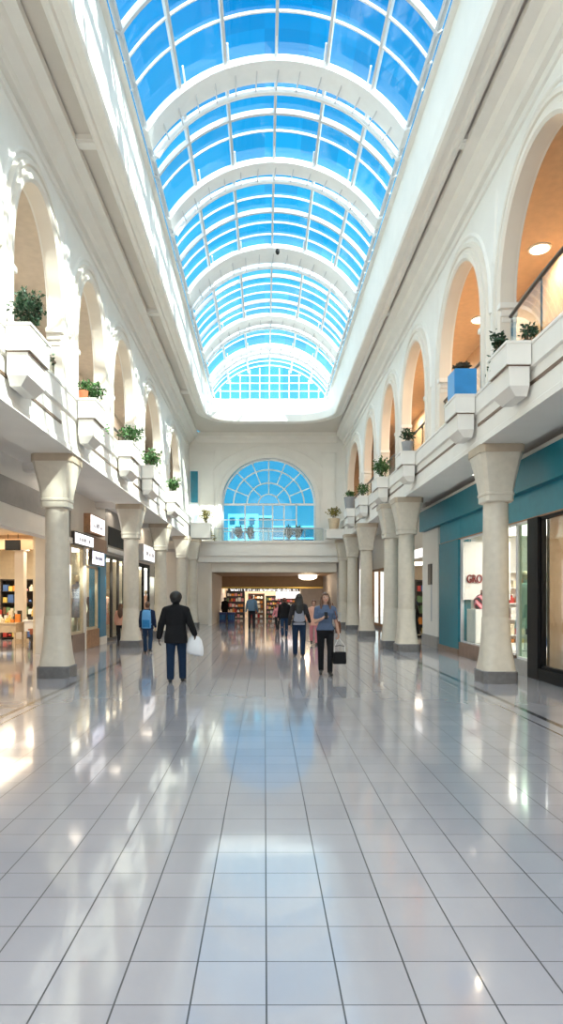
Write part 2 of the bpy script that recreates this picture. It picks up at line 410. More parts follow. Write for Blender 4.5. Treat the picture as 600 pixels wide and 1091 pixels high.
# ------------------------------------------------------------------ barrel skylight
CX = (GA+GB)/2; HW = (GB-GA)/2; RISE = 1.6
RR = (HW*HW+RISE*RISE)/(2*RISE); ZCEN = ZG+RISE-RR; AM = math.asin(HW/RR)
def vault(a, r=0): return (CX+(RR+r)*math.sin(a), ZCEN+(RR+r)*math.cos(a))
sky = struct('window_1', (0, 0, ZG))
YV = 33.0
m = MB(); n = 30
def vp(y, r=0, k=30): return [(vault(-AM+2*AM*i/k, r)[0], y, vault(-AM+2*AM*i/k, r)[1]) for i in range(k+1)]
m.loft([vp(y) for y in np.linspace(YN, YV, 42)], cap=False, close=False)
m.obj('skylight_glazing', 'skyglass', sky, smooth=60)
# far lunette
pts = vp(YV); m = MB(); m.add(pts, [tuple(range(len(pts)))]); m.obj('lunette_glazing', 'skyglass', sky)
m = MB()
for xx in np.arange(-2.5, 2.6, .5):
    zt = ZCEN+math.sqrt(max(RR*RR-xx*xx, 0)); m.bar((CX+xx, YV-.03, ZG), (CX+xx, YV-.03, zt), .045, .05)
for zz in (ZG+.4, ZG+.8, ZG+1.2):
    w = math.sqrt(max(RR*RR-(zz-ZCEN)**2, 0)); m.bar((CX-w, YV-.03, zz), (CX+w, YV-.03, zz), .05, .04)
m.obj('lunette_grille', 'steel', sky)
NB = 6
for k in range(NB+1):
    a = -AM*.98+2*AM*.98*k/NB
    x, z = vault(a, -.05); q = MB()
    u = Vector((math.cos(a), 0, -math.sin(a)))*.032; w = Vector((math.sin(a), 0, math.cos(a)))*.06
    q.loft([[Vector((x, y, z))+s1*u+s2*w for s1, s2 in ((-1, -1), (1, -1), (1, 1), (-1, 1))] for y in (YN, YV)])
    q.obj('mullion', 'mullion', sky)
def arc_bar(r0, r1, y0, y1, a=AM): 
    q = MB(); k = 36; rings = []
    for i in range(k+1):
        t = -a+2*a*i/k; x0, z0 = vault(t, r0); x1, z1 = vault(t, r1)
        rings.append([(x0, y0, z0), (x0, y1, z0), (x1, y1, z1), (x1, y0, z1)])
    q.loft(rings); return q
BANDS = [-4.5, -1, 2.5, 6.0, 9.7, 13.75, 17.0, 21.2, 26.4, 29.6]
WID = {21.2: .95, 13.75: .60, 26.4: .8}
thin = arc_bar(-.06, -.015, -.019, .019).obj('glazing_bar', 'steel', sky, smooth=30); thin_used = False
y = YN+.3; kk = 0
while y < YV-.2:
    kk += 1
    heavy = kk % 3 == 0
    if not any(b-.35 < y < b+1.1 for b in BANDS):
        if heavy:
            o = arc_bar(-.12, -.01, -.04, .04).obj('glazing_bar', 'mullion', sky, smooth=30)
        elif not thin_used: o = thin; thin_used = True
        else:
            o = thin.copy(); COL.objects.link(o); o.parent = sky; o.matrix_parent_inverse = thin.matrix_parent_inverse.copy()
        o.location = (0, y, 0)
    y += .66
for b in BANDS:
    w = WID.get(b, .5)
    r = arc_bar(-.20, -.06, b, b+w).obj('arched_rib', 'steel', sky, smooth=30)
    arc_bar(-.34, -.26, b+w+.10, b+w+.17).obj('rib_chord', 'steel', r, smooth=30)
    arc_bar(-.16, -.06, b+w+.30, b+w+.42).obj('rib_flange', 'steel', r, smooth=30)
    q = MB()
    for i in range(1, 14):
        t = -AM+2*AM*i/14; x0, z0 = vault(t, -.30); x1, z1 = vault(t+.02, -.10)
        q.tube([(x1, b+w*.2, z1-.06), (x0, b+w+.13, z0), (vault(t, -.1)[0], b+w+.34, vault(t, -.1)[1])], .016, 6)
    q.obj('rib_lacing', 'mullion', r, smooth=40)
    for i in range(5):
        t = AM*(-.62+.31*i); x0, z0 = vault(t, -.13); q = MB(); q.tube([(x0, b-.02, z0), (x0, b-.5, vault(t, -.10)[1])], .02, 6); q.obj('stay_rod', 'steel', r, smooth=40)
o = thing('sensor', 'small dark round sensor hanging under a white skylight rib', 'sensor', (.42, 20.9, 12.72))
q = MB(); q.ell((.42, 20.9, 12.72), (.07, .07, .10)); q.obj('housing', 'black', o, smooth=60); q = MB(); q.tube([(.42, 20.9, 12.8), (.42, 21.3, 12.98)], .012, 6); q.obj('bracket', 'black', o)

# ------------------------------------------------------------------ end wall with arched window
WC, WH, WB, WS, WT = .22, 2.45, 4.35, 6.36, 8.76
m = MB()
for yy in (YE, YE+.4):
    m.add([(XL, yy, 3.3), (WC-WH, yy, 3.3), (WC-WH, yy, ZC+.1), (XL, yy, ZC+.1)], [(0, 1, 2, 3)])
    m.add([(WC+WH, yy, 3.3), (XR, yy, 3.3), (XR, yy, ZC+.1), (WC+WH, yy, ZC+.1)], [(0, 1, 2, 3)])
    m.add([(WC-WH, yy, 3.3), (WC+WH, yy, 3.3), (WC+WH, yy, WB), (WC-WH, yy, WB)], [(0, 1, 2, 3)])
    pts = arch_pts(WC-WH, WC+WH, WS, WT, 36); vs = []; fs = []
    for p in pts: vs += [(p[0], yy, p[1]), (p[0], yy, ZC+.1)]
    for i in range(len(pts)-1): fs.append((2*i, 2*i+2, 2*i+3, 2*i+1))
    m.add(vs, fs)
pts = [(WC-WH, WB)]+arch_pts(WC-WH, WC+WH, WS, WT, 36)+[(WC+WH, WB)]
m.loft([[(p[0], yy, p[1]) for p in pts] for yy in (YE, YE+.4)], cap=False, close=True)
we = sobj(m, 'wall_back', 'plaster', smooth=30)
m = MB(); arch_sweep(m, pts, [(0, -.01), (0, .06), (.10, .08), (.2, .08), (.24, .05), (.34, .05), (.36, -.01)], lambda u, z, f: (u, YE-f, z)); m.obj('archivolt', 'plaster', we, smooth=30)
m = MB(); arch_sweep(m, arch_pts(-3.3, 3.7, 6.4, 9.45, 40), [(-.06, -.01), (-.04, .04), (.04, .04), (.06, -.01)], lambda u, z, f: (u, YE-f, z)); m.obj('moulding', 'plaster', we, smooth=50)
m = MB(); m.loft([[(xx, YE, 9.55), (xx, YE-.05, 9.6), (xx, YE-.1, 9.75), (xx, YE-.28, 9.85), (xx, YE-.3, 10.05), (xx, YE, 10.05)] for xx in (XL+.4, XR-.4)]); m.obj('cornice', 'plaster', we)
for xx in (-3.0, 3.35):
    m = MB(); m.box((xx-.35, YE-.06, 4.4), (xx+.35, YE, 9.0)); m.box((xx-.40, YE-.10, 9.0), (xx+.40, YE, 9.2)); m.obj('pilaster', 'plaster', we, bevel=.01)
# bridge in front
m = MB(); m.box((-3.9, YE-.55, 3.62), (4.15, YE-.02, 4.38)); m.box((-3.9, YE-.62, 4.28), (4.15, YE-.02, 4.40)); m.obj('bridge_parapet', 'plaster', we)
m = MB(); m.box((-3.9, YE-.45, 3.30), (4.15, YE+.3, 3.62)); m.obj('bridge_moulding', 'plaster', we)
m = MB(); m.box((-2.75, YE-.1, 2.80), (3.75, YE+.5, 3.30)); m.obj('bridge_beam', 'cream', we)
# the window
win = struct('window_2', (WC, YE+.2, WB)); yw = YE+.22
pts = [(WC-WH, WB)]+arch_pts(WC-WH, WC+WH, WS, WT, 36)+[(WC+WH, WB)]
m = MB(); m.add([(p[0], yw, p[1]) for p in pts], [tuple(range(len(pts)))]); m.obj('glazing', 'windowglass', win)
m = MB()
def arcf(r, a0=0, a1=PI, w=.07):
    q = [(WC-r*math.cos(a0+(a1-a0)*i/30), WS+r*.98*math.sin(a0+(a1-a0)*i/30)) for i in range(31)]
    arch_sweep(m, q, [(-w/2, -.04), (-w/2, .04), (w/2, .04), (w/2, -.04)], lambda u, z, f: (u, yw-f, z))
for r, w in ((2.4, .10), (1.86, .07), (1.15, .07), (.55, .06)): arcf(r, w=w)
for a in (22, 45, 68, 90, 112, 135, 158):
    r0 = .55 if a in (45, 90, 135) else 1.15
    ca, sa = math.cos(math.radians(a)), math.sin(math.radians(a)); m.bar((WC+r0*ca, yw, WS+r0*sa), (WC+2.4*ca, yw, WS+2.4*sa), .06, .06)
m.bar((WC-WH, yw, WS), (WC+WH, yw, WS), .09, .11)
for xx, w in ((-2.4, .1), (-1.25, .07), (-.30, .06), (.20, .06), (.80, .07), (1.45, .09), (2.4, .1)): m.bar((WC+xx, yw, WB), (WC+xx, yw, WS), .07, w)
for zz in (4.95, 5.55): m.bar((WC-WH, yw, zz), (WC+1.45, yw, zz), .05, .05)
m.obj('window_frame', 'steel', win, smooth=30)
# slim window beside it
w3 = struct('window_3', (-3.72, YE-.02, 5.2))
m = MB(); m.box((-3.90, YE-.07, 4.9), (-3.45, YE-.01, 8.1)); m.obj('window_frame', 'steel', w3)
m = MB(); m.box((-3.86, YE-.085, 6.42), (-3.48, YE-.065, 8.06)); m.obj('pane', mat('deep_teal_glass', (.02, .22, .32), .08), w3)
m = MB(); m.box((-3.86, YE-.085, 4.95), (-3.48, YE-.065, 6.32)); m.obj('pane', mat('pale_blue_glass', (.45, .66, .75), .08), w3)

# outside, behind the arched window
m = MB(); m.box((-9, 35.0, 3.95), (10, 60, 4.1)); sobj(m, 'floor_terrace', 'greywall')
o = thing('building', 'pale block of flats beyond arched window, behind its lower left panes', 'building', (-1.6, 46, 4.1))
q = MB(); q.box((-2.6, 46, 4.1), (-.45, 49, 7.35)); q.obj('wall', 'extwhite', o)
for xx in (-2.3, -1.6, -.9):
    for zz in (4.5, 5.6, 6.6):
        q = MB(); q.box((xx-.18, 45.96, zz), (xx+.2, 46.0, zz+.5)); q.obj('window', 'extteal', o)
o = thing('building', 'dark teal glazed building beyond arched window, right of the pale block', 'building', (2, 50, 4.1))
q = MB(); q.box((.6, 50, 4.1), (5, 54, 6.9)); q.obj('wall', 'extteal', o)
for zz in (5.0, 5.9, 6.8): 
    q = MB(); q.box((.55, 49.9, zz), (5.05, 50, zz+.12)); q.obj('floor_band', 'extwhite', o)
o = thing('tower', 'narrow grey green tower between the two buildings beyond arched window', 'tower', (.1, 47, 4.1))
q = MB(); q.box((-.35, 47, 4.1), (.45, 48, 7.2)); q.obj('shaft', 'extgreen', o); q = MB(); q.box((-.42, 46.9, 7.2), (.52, 48.1, 7.35)); q.obj('roof', 'extwhite', o)

# ------------------------------------------------------------------ ground floor aisles, walls
def wallbox(name, a, b, m='cream'): q = MB(); q.box(a, b); return sobj(q, name, m)
# ceilings of aisles
q = MB(); q.box((-14, YN, 4.58), (PL-.75, 46, 4.62)); ca = sobj(q, 'ceiling', 'plaster')
q = MB(); q.box((PR+.75, YN, 4.58), (15, 46, 4.62)); cb_ = sobj(q, 'ceiling', 'plaster')
for cc, x0, x1, rng in ((ca, -5.45, -4.55, np.arange(2, 34, 6.2)), (cb_, 4.8, 5.3, np.arange(2, 34, 6.2))):
    for yy in rng:
        q = MB(); q.box((x0, yy, 4.44), (x1, yy+.35, 4.58)); q.box((x0, yy+.06, 4.40), (x1, yy+.29, 4.46)); q.obj('cross_beam', 'plaster', cc)
# passage beyond the end wall
wallbox('wall_passage_left', (-2.95, YE+.1, 0), (-2.78, 45.6, 3.3), 'cream')
wallbox('wall_passage_right', (3.80, YE+.1, 0), (3.95, 45.6, 3.3), 'greywall')
wallbox('ceiling', (-2.9, YE+.4, 2.80), (3.9, 45.6, 2.92), 'brownceil')
q = MB(); q.box((-2.78, 42.2, 2.02), (3.8, 42.5, 2.80)); bh = sobj(q, 'wall_shop_bulkhead', 'brownceil')
q = MB(); q.box((-2.78, 42.16, 2.02), (3.8, 42.2, 2.12)); q.obj('gold_strip', 'gold', bh)
wallbox('wall_shop_side', (2.35, 42.25, 0), (3.8, 42.45, 2.02), 'greywall')
wallbox('wall_shop_back', (-2.8, 45.4, 0), (3.9, 45.6, 2.9), 'shopwall')
wallbox('wall_end_left', (-5.6, 35.5, 0), (-2.9, 35.7, 4.6), 'cream')
wallbox('wall_end_right', (3.9, 37.5, 0), (5.5, 37.7, 4.6), 'cream')
q = MB(); q.box((-2.5, 43.4, 2.35), (3.4, 44.6, 2.4)); lt = q.obj('ceiling_light', 'lampwhite'); tag(lt, 'long warm lit ceiling panel inside the shop at the far end', 'light')

# ------------------------------------------------------------------ columns
def sup(hx, hy, p, z, n=32, c=(0, 0)):
    r = []
    for k in range(n):
        a = 2*PI*(k+.5)/n; ca, sa = math.cos(a), math.sin(a)
        d = (abs(ca)**p+abs(sa)**p)**(-1/p)
        r.append((c[0]+hx*d*ca, c[1]+hy*d*sa, z))
    return r
def column(x, y, label, s=1., group=None):
    c = (x, y); o = thing('column', label, 'column', (x, y, 0), group)
    q = MB(); q.loft([sup(.33*s, .33*s, 7, 0, c=c), sup(.33*s, .33*s, 7, .21, c=c), sup(.315*s, .315*s, 7, .225, c=c)]); q.obj('base', 'plinth', o, smooth=35)
    q = MB(); q.loft([sup(.305*s, .305*s, 6, .225, c=c), sup(.30*s, .30*s, 5, .30, c=c), sup(.275*s, .275*s, 4, .50, c=c), sup(.258*s, .258*s, 3, .75, c=c), sup(.252*s, .252*s, 2.4, 1.0, c=c), sup(.25*s, .25*s, 2.2, 1.22, c=c)]); q.obj('pedestal', 'stone', o, smooth=35)
    q = MB(); q.loft([sup(.238*s, .238*s, 2, 1.22, c=c), sup(.243*s, .243*s, 2, 1.235, c=c), sup(.235*s, .235*s, 2, 2.4, c=c), sup(.225*s, .225*s, 2, 3.36, c=c)]); q.obj('shaft', 'stone', o, smooth=35)
    q = MB(); q.loft([sup(.25*s, .25*s, 5, 3.36, c=c), sup(.27*s, .27*s, 6, 3.38, c=c), sup(.27*s, .27*s, 6, 3.48, c=c), sup(.285*s, .285*s, 6, 3.50, c=c), sup(.285*s, .285*s, 6, 3.54, c=c), sup(.27*s, .27*s, 6, 3.55, c=c), sup(.30*s, .30*s, 6, 3.75, c=c), sup(.345*s, .345*s, 7, 4.0, c=c), sup(.40*s, .40*s, 8, 4.25, c=c)]); q.obj('capital', 'stone', o, smooth=28)
    q = MB(); q.loft([sup(.415*s, .415*s, 10, 4.25, c=c), sup(.415*s, .415*s, 10, 4.399, c=c)]); q.obj('abacus', 'abacus', o, smooth=28)
    return o
CL = [(-4.17, 13.0, 'nearest cream column of left row, in front of the open shop'),
      (-4.15, 20.1, 'cream column on the left beside person with blue backpack'),
      (-4.12, 25.6, 'cream column behind and just left of the man carrying white bag'),
      (-3.98, 31.0, 'slim cream column on left, second farthest before the passage opening'),
      (-3.62, 32.6, 'farthest left cream column, next to the passage opening')]
CR = [(4.36, 12.2, 'nearest cream column of right row, in front of teal shop window'),
      (4.10, 18.7, 'cream column on right just before the white wall panel, with dark plinth'),
      (3.93, 20.0, 'cream column standing close behind the second column on the right'),
      (4.00, 25.4, 'middle cream column of right row, nearest beyond the closely set pair'),
      (4.08, 30.0, 'second farthest cream column of the right row, beside the wire bin'),
      (4.02, 33.0, 'farthest right cream column, beside the passage opening')]
for a in CL+CR: column(*a)
for x, y, l in ((-4.17, 6.6, ''), (4.36, 5.8, ''), ): pass

# ------------------------------------------------------------------ left shops
XW = -5.4
wallbox('wall_shops_left', (XW-.2, YN, 0), (XW, 11.6, 4.6), 'cream')
q = MB(); q.box((XW-.25, 11.6, 3.06), (XW, 18.0, 4.6)); lint = sobj(q, 'wall_shops_left', 'plaster')
q = MB(); q.box((XW, 11.6, 3.06), (XW+.06, 18, 3.22)); q.obj('lintel_moulding', 'plaster', lint)
q = MB(); q.box((XW, 12.0, 3.55), (XW+.02, 16.2, 4.1)); q.obj('fascia_panel', 'grey', lint)
wallbox('wall_shop_interior', (-13.2, 25.0, 0), (-6.3, 25.2, 4.6), 'shopwall')
wallbox('wall_shop_interior', (-13.2, 11.4, 0), (-13.0, 25.2, 4.6), 'shopwall')
wallbox('wall_shop_interior', (-13.2, 11.4, 0), (XW-.2, 11.6, 4.6), 'shopwall')
wallbox('wall_shop_interior', (-6.35, 17.9, 0), (XW, 18.0, 4.6), 'cream')
wallbox('wall_shop_interior', (-6.45, 18.0, 0), (-6.35, 34, 4.6), 'shopwall')
wallbox('ceiling', (-13.2, 11.4, 3.45), (XW-.25, 25.2, 3.5), 'shopwall')
q = MB(); q.box((-13, 19.8, 3.02), (-6.4, 20.0, 3.45)); b1 = sobj(q, 'wall_shop_bulkhead', 'orangeceil')
q = MB(); q.box((-9.2, 21.2, 3.3), (-6.7, 22.6, 3.36)); tag(q.obj('ceiling_light', 'lampwhite'), 'bright rectangular ceiling light at the back of the open left shop', 'light')
q = MB(); q.box((-9.5, 15.0, 3.38), (-7.5, 16.2, 3.43)); tag(q.obj('ceiling_light', 'lampwhite'), 'rectangular ceiling light near front of the open left shop', 'light')
# hanging monitor
o = thing('hanging_monitor', 'black hanging monitor under ceiling of the open left shop', 'monitor', (-7.55, 19.4, 2.9))
q = MB(); q.box((-7.78, 19.35, 2.97), (-7.33, 19.45, 3.27)); q.obj('screen', 'black', o, bevel=.01); q = MB(); q.box((-7.77, 19.33, 3.27), (-7.34, 19.47, 3.30)); q.obj('bracket', 'wood', o)
for xx in (-7.7, -7.4): q = MB(); q.tube([(xx, 19.4, 3.3), (xx, 19.4, 3.45)], .01, 6); q.obj('hanger', 'black', o)
# cream pillar in shop
o = thing('shop_pillar', 'square cream pillar standing inside the open left shop', 'pillar', (-8.15, 21.6, 0))
q = MB(); q.box((-8.3, 21.45, 0.15), (-8.0, 21.75, 3.1)); q.obj('shaft', 'cream', o, bevel=.01); q = MB(); q.box((-8.36, 21.39, 3.1), (-7.94, 21.81, 3.45)); q.obj('capital', 'cream', o); q = MB(); q.box((-8.35, 21.4, 0), (-7.95, 21.8, .15)); q.obj('base', 'palewood', o)

def shelf_unit(name, label, loc, w, d, h, nsh, m='darkframe', rot=0, goods=None, group=None, density=.13, back=None):
    """upright shelf with goods; built facing -Y at world loc"""
    x, y = loc
    o = thing(name, label, 'shelf', (x, y, 0), None)
    q = MB()
    q.box((x-w/2, y+d-.03, 0), (x+w/2, y+d, h)); q.obj('back_panel', back or m, o)
    for s in (-1, 1): q = MB(); q.box((x+s*w/2-s*.04, y, 0), (x+s*w/2, y+d, h)); q.obj('side_panel', m, o)
    for k in range(nsh+1):
        z = .08+(h-.1)*k/nsh; q = MB(); q.box((x-w/2+.04, y, z-.03), (x+w/2-.04, y+d-.03, z)); q.obj('shelf_board', m, o)
        if goods and k < nsh:
            xx = x-w/2+.07
            while True:
                gw = random.uniform(.5, 1.1)*density
                if xx+gw > x+w/2-.05: break
                gh = random.uniform(.40, .76)*(h-.1)/nsh
                goods(xx+gw/2, y+.05, z, gw*.9, d*.5, gh, group); xx += gw*1.1
    return o
_gm = {}
def goods_box(x, y, z, w, d, h, group, labels=None, pal=None):
    if 'far end' in group: pal = [GOODS[i] for i in (0, 1, 1, 2, 3, 3, 4, 4, 6, 7)]
    g = random.choice(pal or GOODS)
    k = random.random()
    q = MB()
    if k < .6: q.box((x-w/2, y, z), (x+w/2, y+d, z+h)); nm = 'boxed_good'; lb = 'small boxed product standing on '; ct = 'box'
    elif k < .85:
        r = min(w, d)/2; c = (x, y+r)
        q.loft([sup(r, r, 2, z, 12, c), sup(r, r, 2, z+h*.6, 12, c), sup(r*.4, r*.4, 2, z+h*.75, 12, c), sup(r*.4, r*.4, 2, z+h, 12, c)]); nm = 'bottle'; lb = 'small bottle standing on '; ct = 'bottle'
    else:
        r = w*.45; q.ell((x, y+r, z+r*.9), (r, r, r*.9), 10, 8); nm = 'round_pouch'; lb = 'small rounded pouch lying on '; ct = 'pouch'
    o = q.obj(nm, g, None, smooth=40); tag(o, lb+group, ct, group+' ('+ct+')'); return o
shelf_unit('shelf_unit', 'dark shelf of goods against back of the open left shop', (-9.0, 23.6), 1.3, .4, 2.2, 5, goods=goods_box, group='dark shelf at back of open left shop', density=.2)
shelf_unit('shelf_unit', 'dark tall cabinet beside pillar in the open left shop', (-7.1, 23.4), .9, .4, 2.6, 4, goods=goods_box, group='tall cabinet beside shop pillar', density=.24)
def table(label, x, y, w, d, h, mt, ml, name='display_table', cat='table', apron=.12):
    o = thing(name, label, cat, (x, y, 0))
    q = MB(); q.box((x-w/2, y-d/2, h-.05), (x+w/2, y+d/2, h)); q.obj('tabletop', mt, o, bevel=.008)
    q = MB(); q.box((x-w/2+.04, y-d/2+.04, h-.05-apron), (x+w/2-.04, y+d/2-.04, h-.05)); q.obj('apron', mt, o)
    for sx in (-1, 1):
        for sy in (-1, 1): q = MB(); q.box((x+sx*(w/2-.08)-.025, y+sy*(d/2-.08)-.025, 0), (x+sx*(w/2-.08)+.025, y+sy*(d/2-.08)+.025, h-.05)); q.obj('leg', ml, o)
    return o
table('pale wooden table with goods in the open left shop, near frame edge', -8.1, 20.0, 1.15, .8, .78, 'palewood', 'palewood', apron=.25)
table('white table heaped with goods beside nearest left column', -7.0, 20.4, .95, .9, .85, 'white', 'palewood', apron=.3)
table('red brown wooden bench in front of the white goods table', -6.75, 19.35, .55, .35, .62, 'redwood', 'darkframe', name='bench', cat='bench')
pal = [GOODS[i] for i in (0, 1, 2, 3, 3, 4, 6, 9)]
for (tx, ty, w, d, h, g) in ((-8.1, 20.0, 1.15, .8, .78, 'pale wooden table in open left shop'), (-7.0, 20.4, .95, .9, .85, 'white goods table in open left shop')):
    for r in range(3):
        xx = tx-w/2+.1
        while xx < tx+w/2-.1:
            gw = random.uniform(.08, .16); goods_box(xx, ty-d/2+.08+r*.25, h, gw*.9, .12, random.uniform(.08, .22)+.1*r, g, pal=pal); xx += gw*1.1
o = thing('poster_board', 'white board with orange lettering band above the white goods table', 'board', (-7.2, 20.95, .85))
q = MB(); q.box((-7.4, 20.78, .851), (-6.7, 20.81, 1.75)); q.obj('panel', 'white', o); q = MB(); q.box((-7.3, 20.765, 1.45), (-6.85, 20.78, 1.6)); q.obj('orange_band', GOODS[2], o)

# display-window shop between first two left columns
def strokes(seed, w, h, name, m, parent, mw):
    """blurred, unreadable lettering: a row of short pen strokes"""
    rnd = random.Random(seed); q = MB(); x = -w/2
    while x < w/2-.03:
        cw = h*rnd.uniform(.35, .7); k = rnd.random(); t = h*.13
        def bar(a, b): q.bar((a[0], a[1], 0), (b[0], b[1], 0), t, .012)
        if k < .7: bar((x, -h/2), (x, h/2*rnd.choice((1, .5))))
        if k > .35: bar((x+cw*.8, -h/2), (x+cw*.8, h/2*.5))
        if k > .2: bar((x, rnd.choice((-h/2, 0, h*.25))), (x+cw*.8, rnd.choice((-h/2, 0, h*.25))))
        x += cw*1.25
    q.v = [tuple(mw @ Vector(p)) for p in q.v]
    return q.obj(name, m, parent)
def sign(label, side, x, y0, y1, z0, z1, face='sign', rim='darkframe', d=.14, txt=None, tsize=.16, tm='signgrey'):
    s = 1 if side == 'left' else -1
    o = thing('shop_sign', label, 'sign', (x, (y0+y1)/2, z0))
    q = MB(); q.box((x, y0, z0), (x+s*d, y1, z1)); q.obj('housing', rim, o)
    q = MB(); q.box((x+s*d, y0+.04, z0+.04), (x+s*(d+.015), y1-.04, z1-.04)); q.obj('lit_face', face, o)
    if txt:
        R = Matrix(((0, 0, s, x+s*(d+.02)), (s, 0, 0, (y0+y1)/2), (0, 1, 0, (z0+z1)/2), (0, 0, 0, 1)))
        strokes(len(txt)*7+int(z0*10), (y1-y0)*.6, tsize*.6, 'lettering', tm, o, R)
    return o
def shopwindow(label, side, x, y0, y1, z0, z1, frame='palewood', pl='brownpl', g='clear', nv=1, depth=.09, fw=.07, name='shop_window'):
    s = 1 if side == 'left' else -1
    o = thing(name, label, 'shop window', (x, (y0+y1)/2, 0))
    if z0 > .03: q = MB(); q.box((x-s*.02, y0, 0), (x+s*.05, y1, z0)); q.obj('plinth', pl, o)
    q = MB()
    q.box((x-s*depth, y0, z0), (x, y0+fw, z1)); q.box((x-s*depth, y1-fw, z0), (x, y1, z1)); q.box((x-s*depth, y0, z1-fw), (x, y1, z1)); q.box((x-s*depth, y0, z0), (x, y1, z0+fw))
    for k in range(1, nv): yy = y0+(y1-y0)*k/nv; q.box((x-s*depth, yy-fw/2, z0), (x, yy+fw/2, z1))
    q.obj('frame', frame, o)
    q = MB(); q.box((x-s*.05, y0+fw, z0+fw), (x-s*.04, y1-fw, z1-fw)); q.obj('pane', g, o)
    return o
q = MB(); q.box((XW-.9, 18.0, 3.05), (XW, 21.9, 4.6)); o = sobj(q, 'wall_shops_left', 'cream')
q = MB(); q.box((XW, 20.0, 3.0), (XW+.05, 21.9, 3.45)); q.obj('header_panel', mat('tan_panel', (.36, .22, .14), .45), o)
sign('upper lit white sign box above the left display windows', 'left', XW, 19.3, 21.0, 3.5, 4.07, rim='wood', d=.2, txt='mesdo', tsize=.34)
sign('wide dark framed lit sign over the first left display window', 'left', XW, 18.05, 20.0, 3.05, 3.42, rim='darkframe', d=.10, txt='Aerfo', tsize=.2)
sign('small lilac lit sign hanging over the second left display window', 'left', XW+.08, 19.5, 20.95, 2.53, 3.0, face='signlilac', rim='darkframe', d=.12, txt='mna', tsize=.2)
shopwindow('first left display window with pale frame, behind nearest left column', 'left', XW, 18.02, 19.25, .5, 3.05, pl='brownpl')
shopwindow('second left display window with pale frame, beneath the lilac sign', 'left', XW, 19.5, 20.95, .55, 2.53, pl='wood')
wallbox('trim_1', (XW-.1, 19.25, 0), (XW+.03, 19.5, 3.05), 'cream'); 
o = thing('blue_pilaster', 'narrow blue pilaster between left display windows and dark entrance', 'pilaster', (XW, 21.4, 0))
q = MB(); q.box((XW-.3, 21.0, .25), (XW+.06, 21.8, 3.0)); q.obj('shaft', 'piping', o); q = MB(); q.box((XW-.3, 20.98, 0), (XW+.08, 21.82, .25)); q.obj('base', 'cream', o)
shelf_i = 0
def garment(label, x, y, z, h, m, name='mannequin'):
    """headless display bust with a garment on a stand"""
    o = thing(name, label, 'mannequin', (x, y, z))
    q = MB(); q.loft([sup(.15, .15, 2, z, 16, (x, y)), sup(.15, .15, 2, z+.02, 16, (x, y)), sup(.015, .015, 2, z+.04, 16, (x, y)), sup(.015, .015, 2, z+h*.5, 16, (x, y))]); q.obj('stand', 'mullion', o, smooth=40)
    q = MB(); q.loft([sup(a*1., b, 2, z+h*t, 16, (x, y)) for t, a, b in ((.30, .24, .20), (.45, .20, .17), (.62, .14, .12), (.66, .13, .11), (.78, .17, .13), (.86, .20, .11), (.89, .12, .08), (.90, .05, .05), (.95, .045, .045))]); q.obj('garment', m, o, smooth=40)
    q = MB(); q.ell((x, y, z+h*.99), (.075, .09, .11)); q.obj('head', 'palewood', o, smooth=50)
    return o
for (a_, b_, c_) in (((-6.34, 18.05, 0), (-5.48, 20.95, .4), 'cream'), ((5.36, 13.25, 0), (7.1, 17.42, .34), 'white')): wallbox('floor_display', a_, b_, c_)
garment('display mannequin in beige clothing inside first left display window', -5.85, 18.7, .4, 1.75, 'palewood')
garment('display mannequin in grey clothing inside second left display window', -5.85, 20.2, .4, 1.75, 'c_greytop')
for i, z in enumerate((1.15, 1.75, 2.3)):
    for yb, nm in ((19.9, 'second'), ):
        o = thing('glass_shelf', ('lowest', 'middle', 'top')[i]+' display shelf inside second left display window', 'shelf', (-6.1, yb+.3, z)); q = MB(); q.box((-6.34, yb-.3, z), (-6.05, yb+.9, z+.02)); q.obj('board', 'white', o)
        for k in range(5): goods_box(-6.2, yb-.2+k*.22, z+.02, .12, .12, .2, 'shelves inside second left display window')
q = MB(); q.box((-6.2, 18.2, 3.0), (-5.6, 20.8, 3.04)); tag(q.obj('ceiling_light', 'lampwhite'), 'strip light above goods inside the left display windows', 'light')
# dark entrance shop
q = MB(); q.box((XW-.1, 21.9, 3.0), (XW, 27.4, 4.6)); o = sobj(q, 'wall_shops_left', 'grey')
q = MB(); q.box((XW, 22.3, 3.35), (XW+.03, 24.6, 4.0)); q.obj('dark_transom', 'black', o); q = MB(); q.box((XW, 21.9, 3.1), (XW+.10, 25, 3.25)); q.obj('white_ledge', 'white', o)
shopwindow('dark framed glazed entrance left of the second left column', 'left', XW, 21.9, 25.0, .02, 3.0, frame='darkframe', nv=3, fw=.10)
for i in range(3): garment(('nearest', 'middle', 'farthest')[i]+' clothed mannequin inside the dark framed left entrance', -6.0, 22.4+i*.9, 0.0, 1.75, ('c_brown', 'palewood', 'c_peach')[i])
q = MB(); q.box((-6.3, 22.0, 2.9), (-5.7, 25.0, 2.94)); tag(q.obj('ceiling_light', 'lamp'), 'warm strip light inside the dark framed left entrance', 'light')
wallbox('wall_shops_left', (XW-.1, 25, 0), (XW, 27.4, 3.0), 'cream')
q = MB(); q.box((XW-.15, 27.4, 3.0), (XW, 34, 4.6)); sobj(q, 'wall_shops_left', 'cream')
sign('rounded white lit shop sign behind second left column', 'left', XW, 27.5, 30.5, 3.1, 3.8, rim='white', d=.25, txt='CW', tsize=.4)
shopwindow('black framed shop window behind person with blue backpack', 'left', XW, 27.4, 30.4, .1, 3.0, frame='black', nv=2, fw=.16)
wallbox('wall_shops_left', (XW-.1, 30.4, 0), (XW, 31.6, 3.0), 'cream')
shopwindow('dark framed far left shop window before the passage', 'left', XW, 31.6, 34.0, .3, 3.0, frame='darkframe', nv=2, fw=.12)
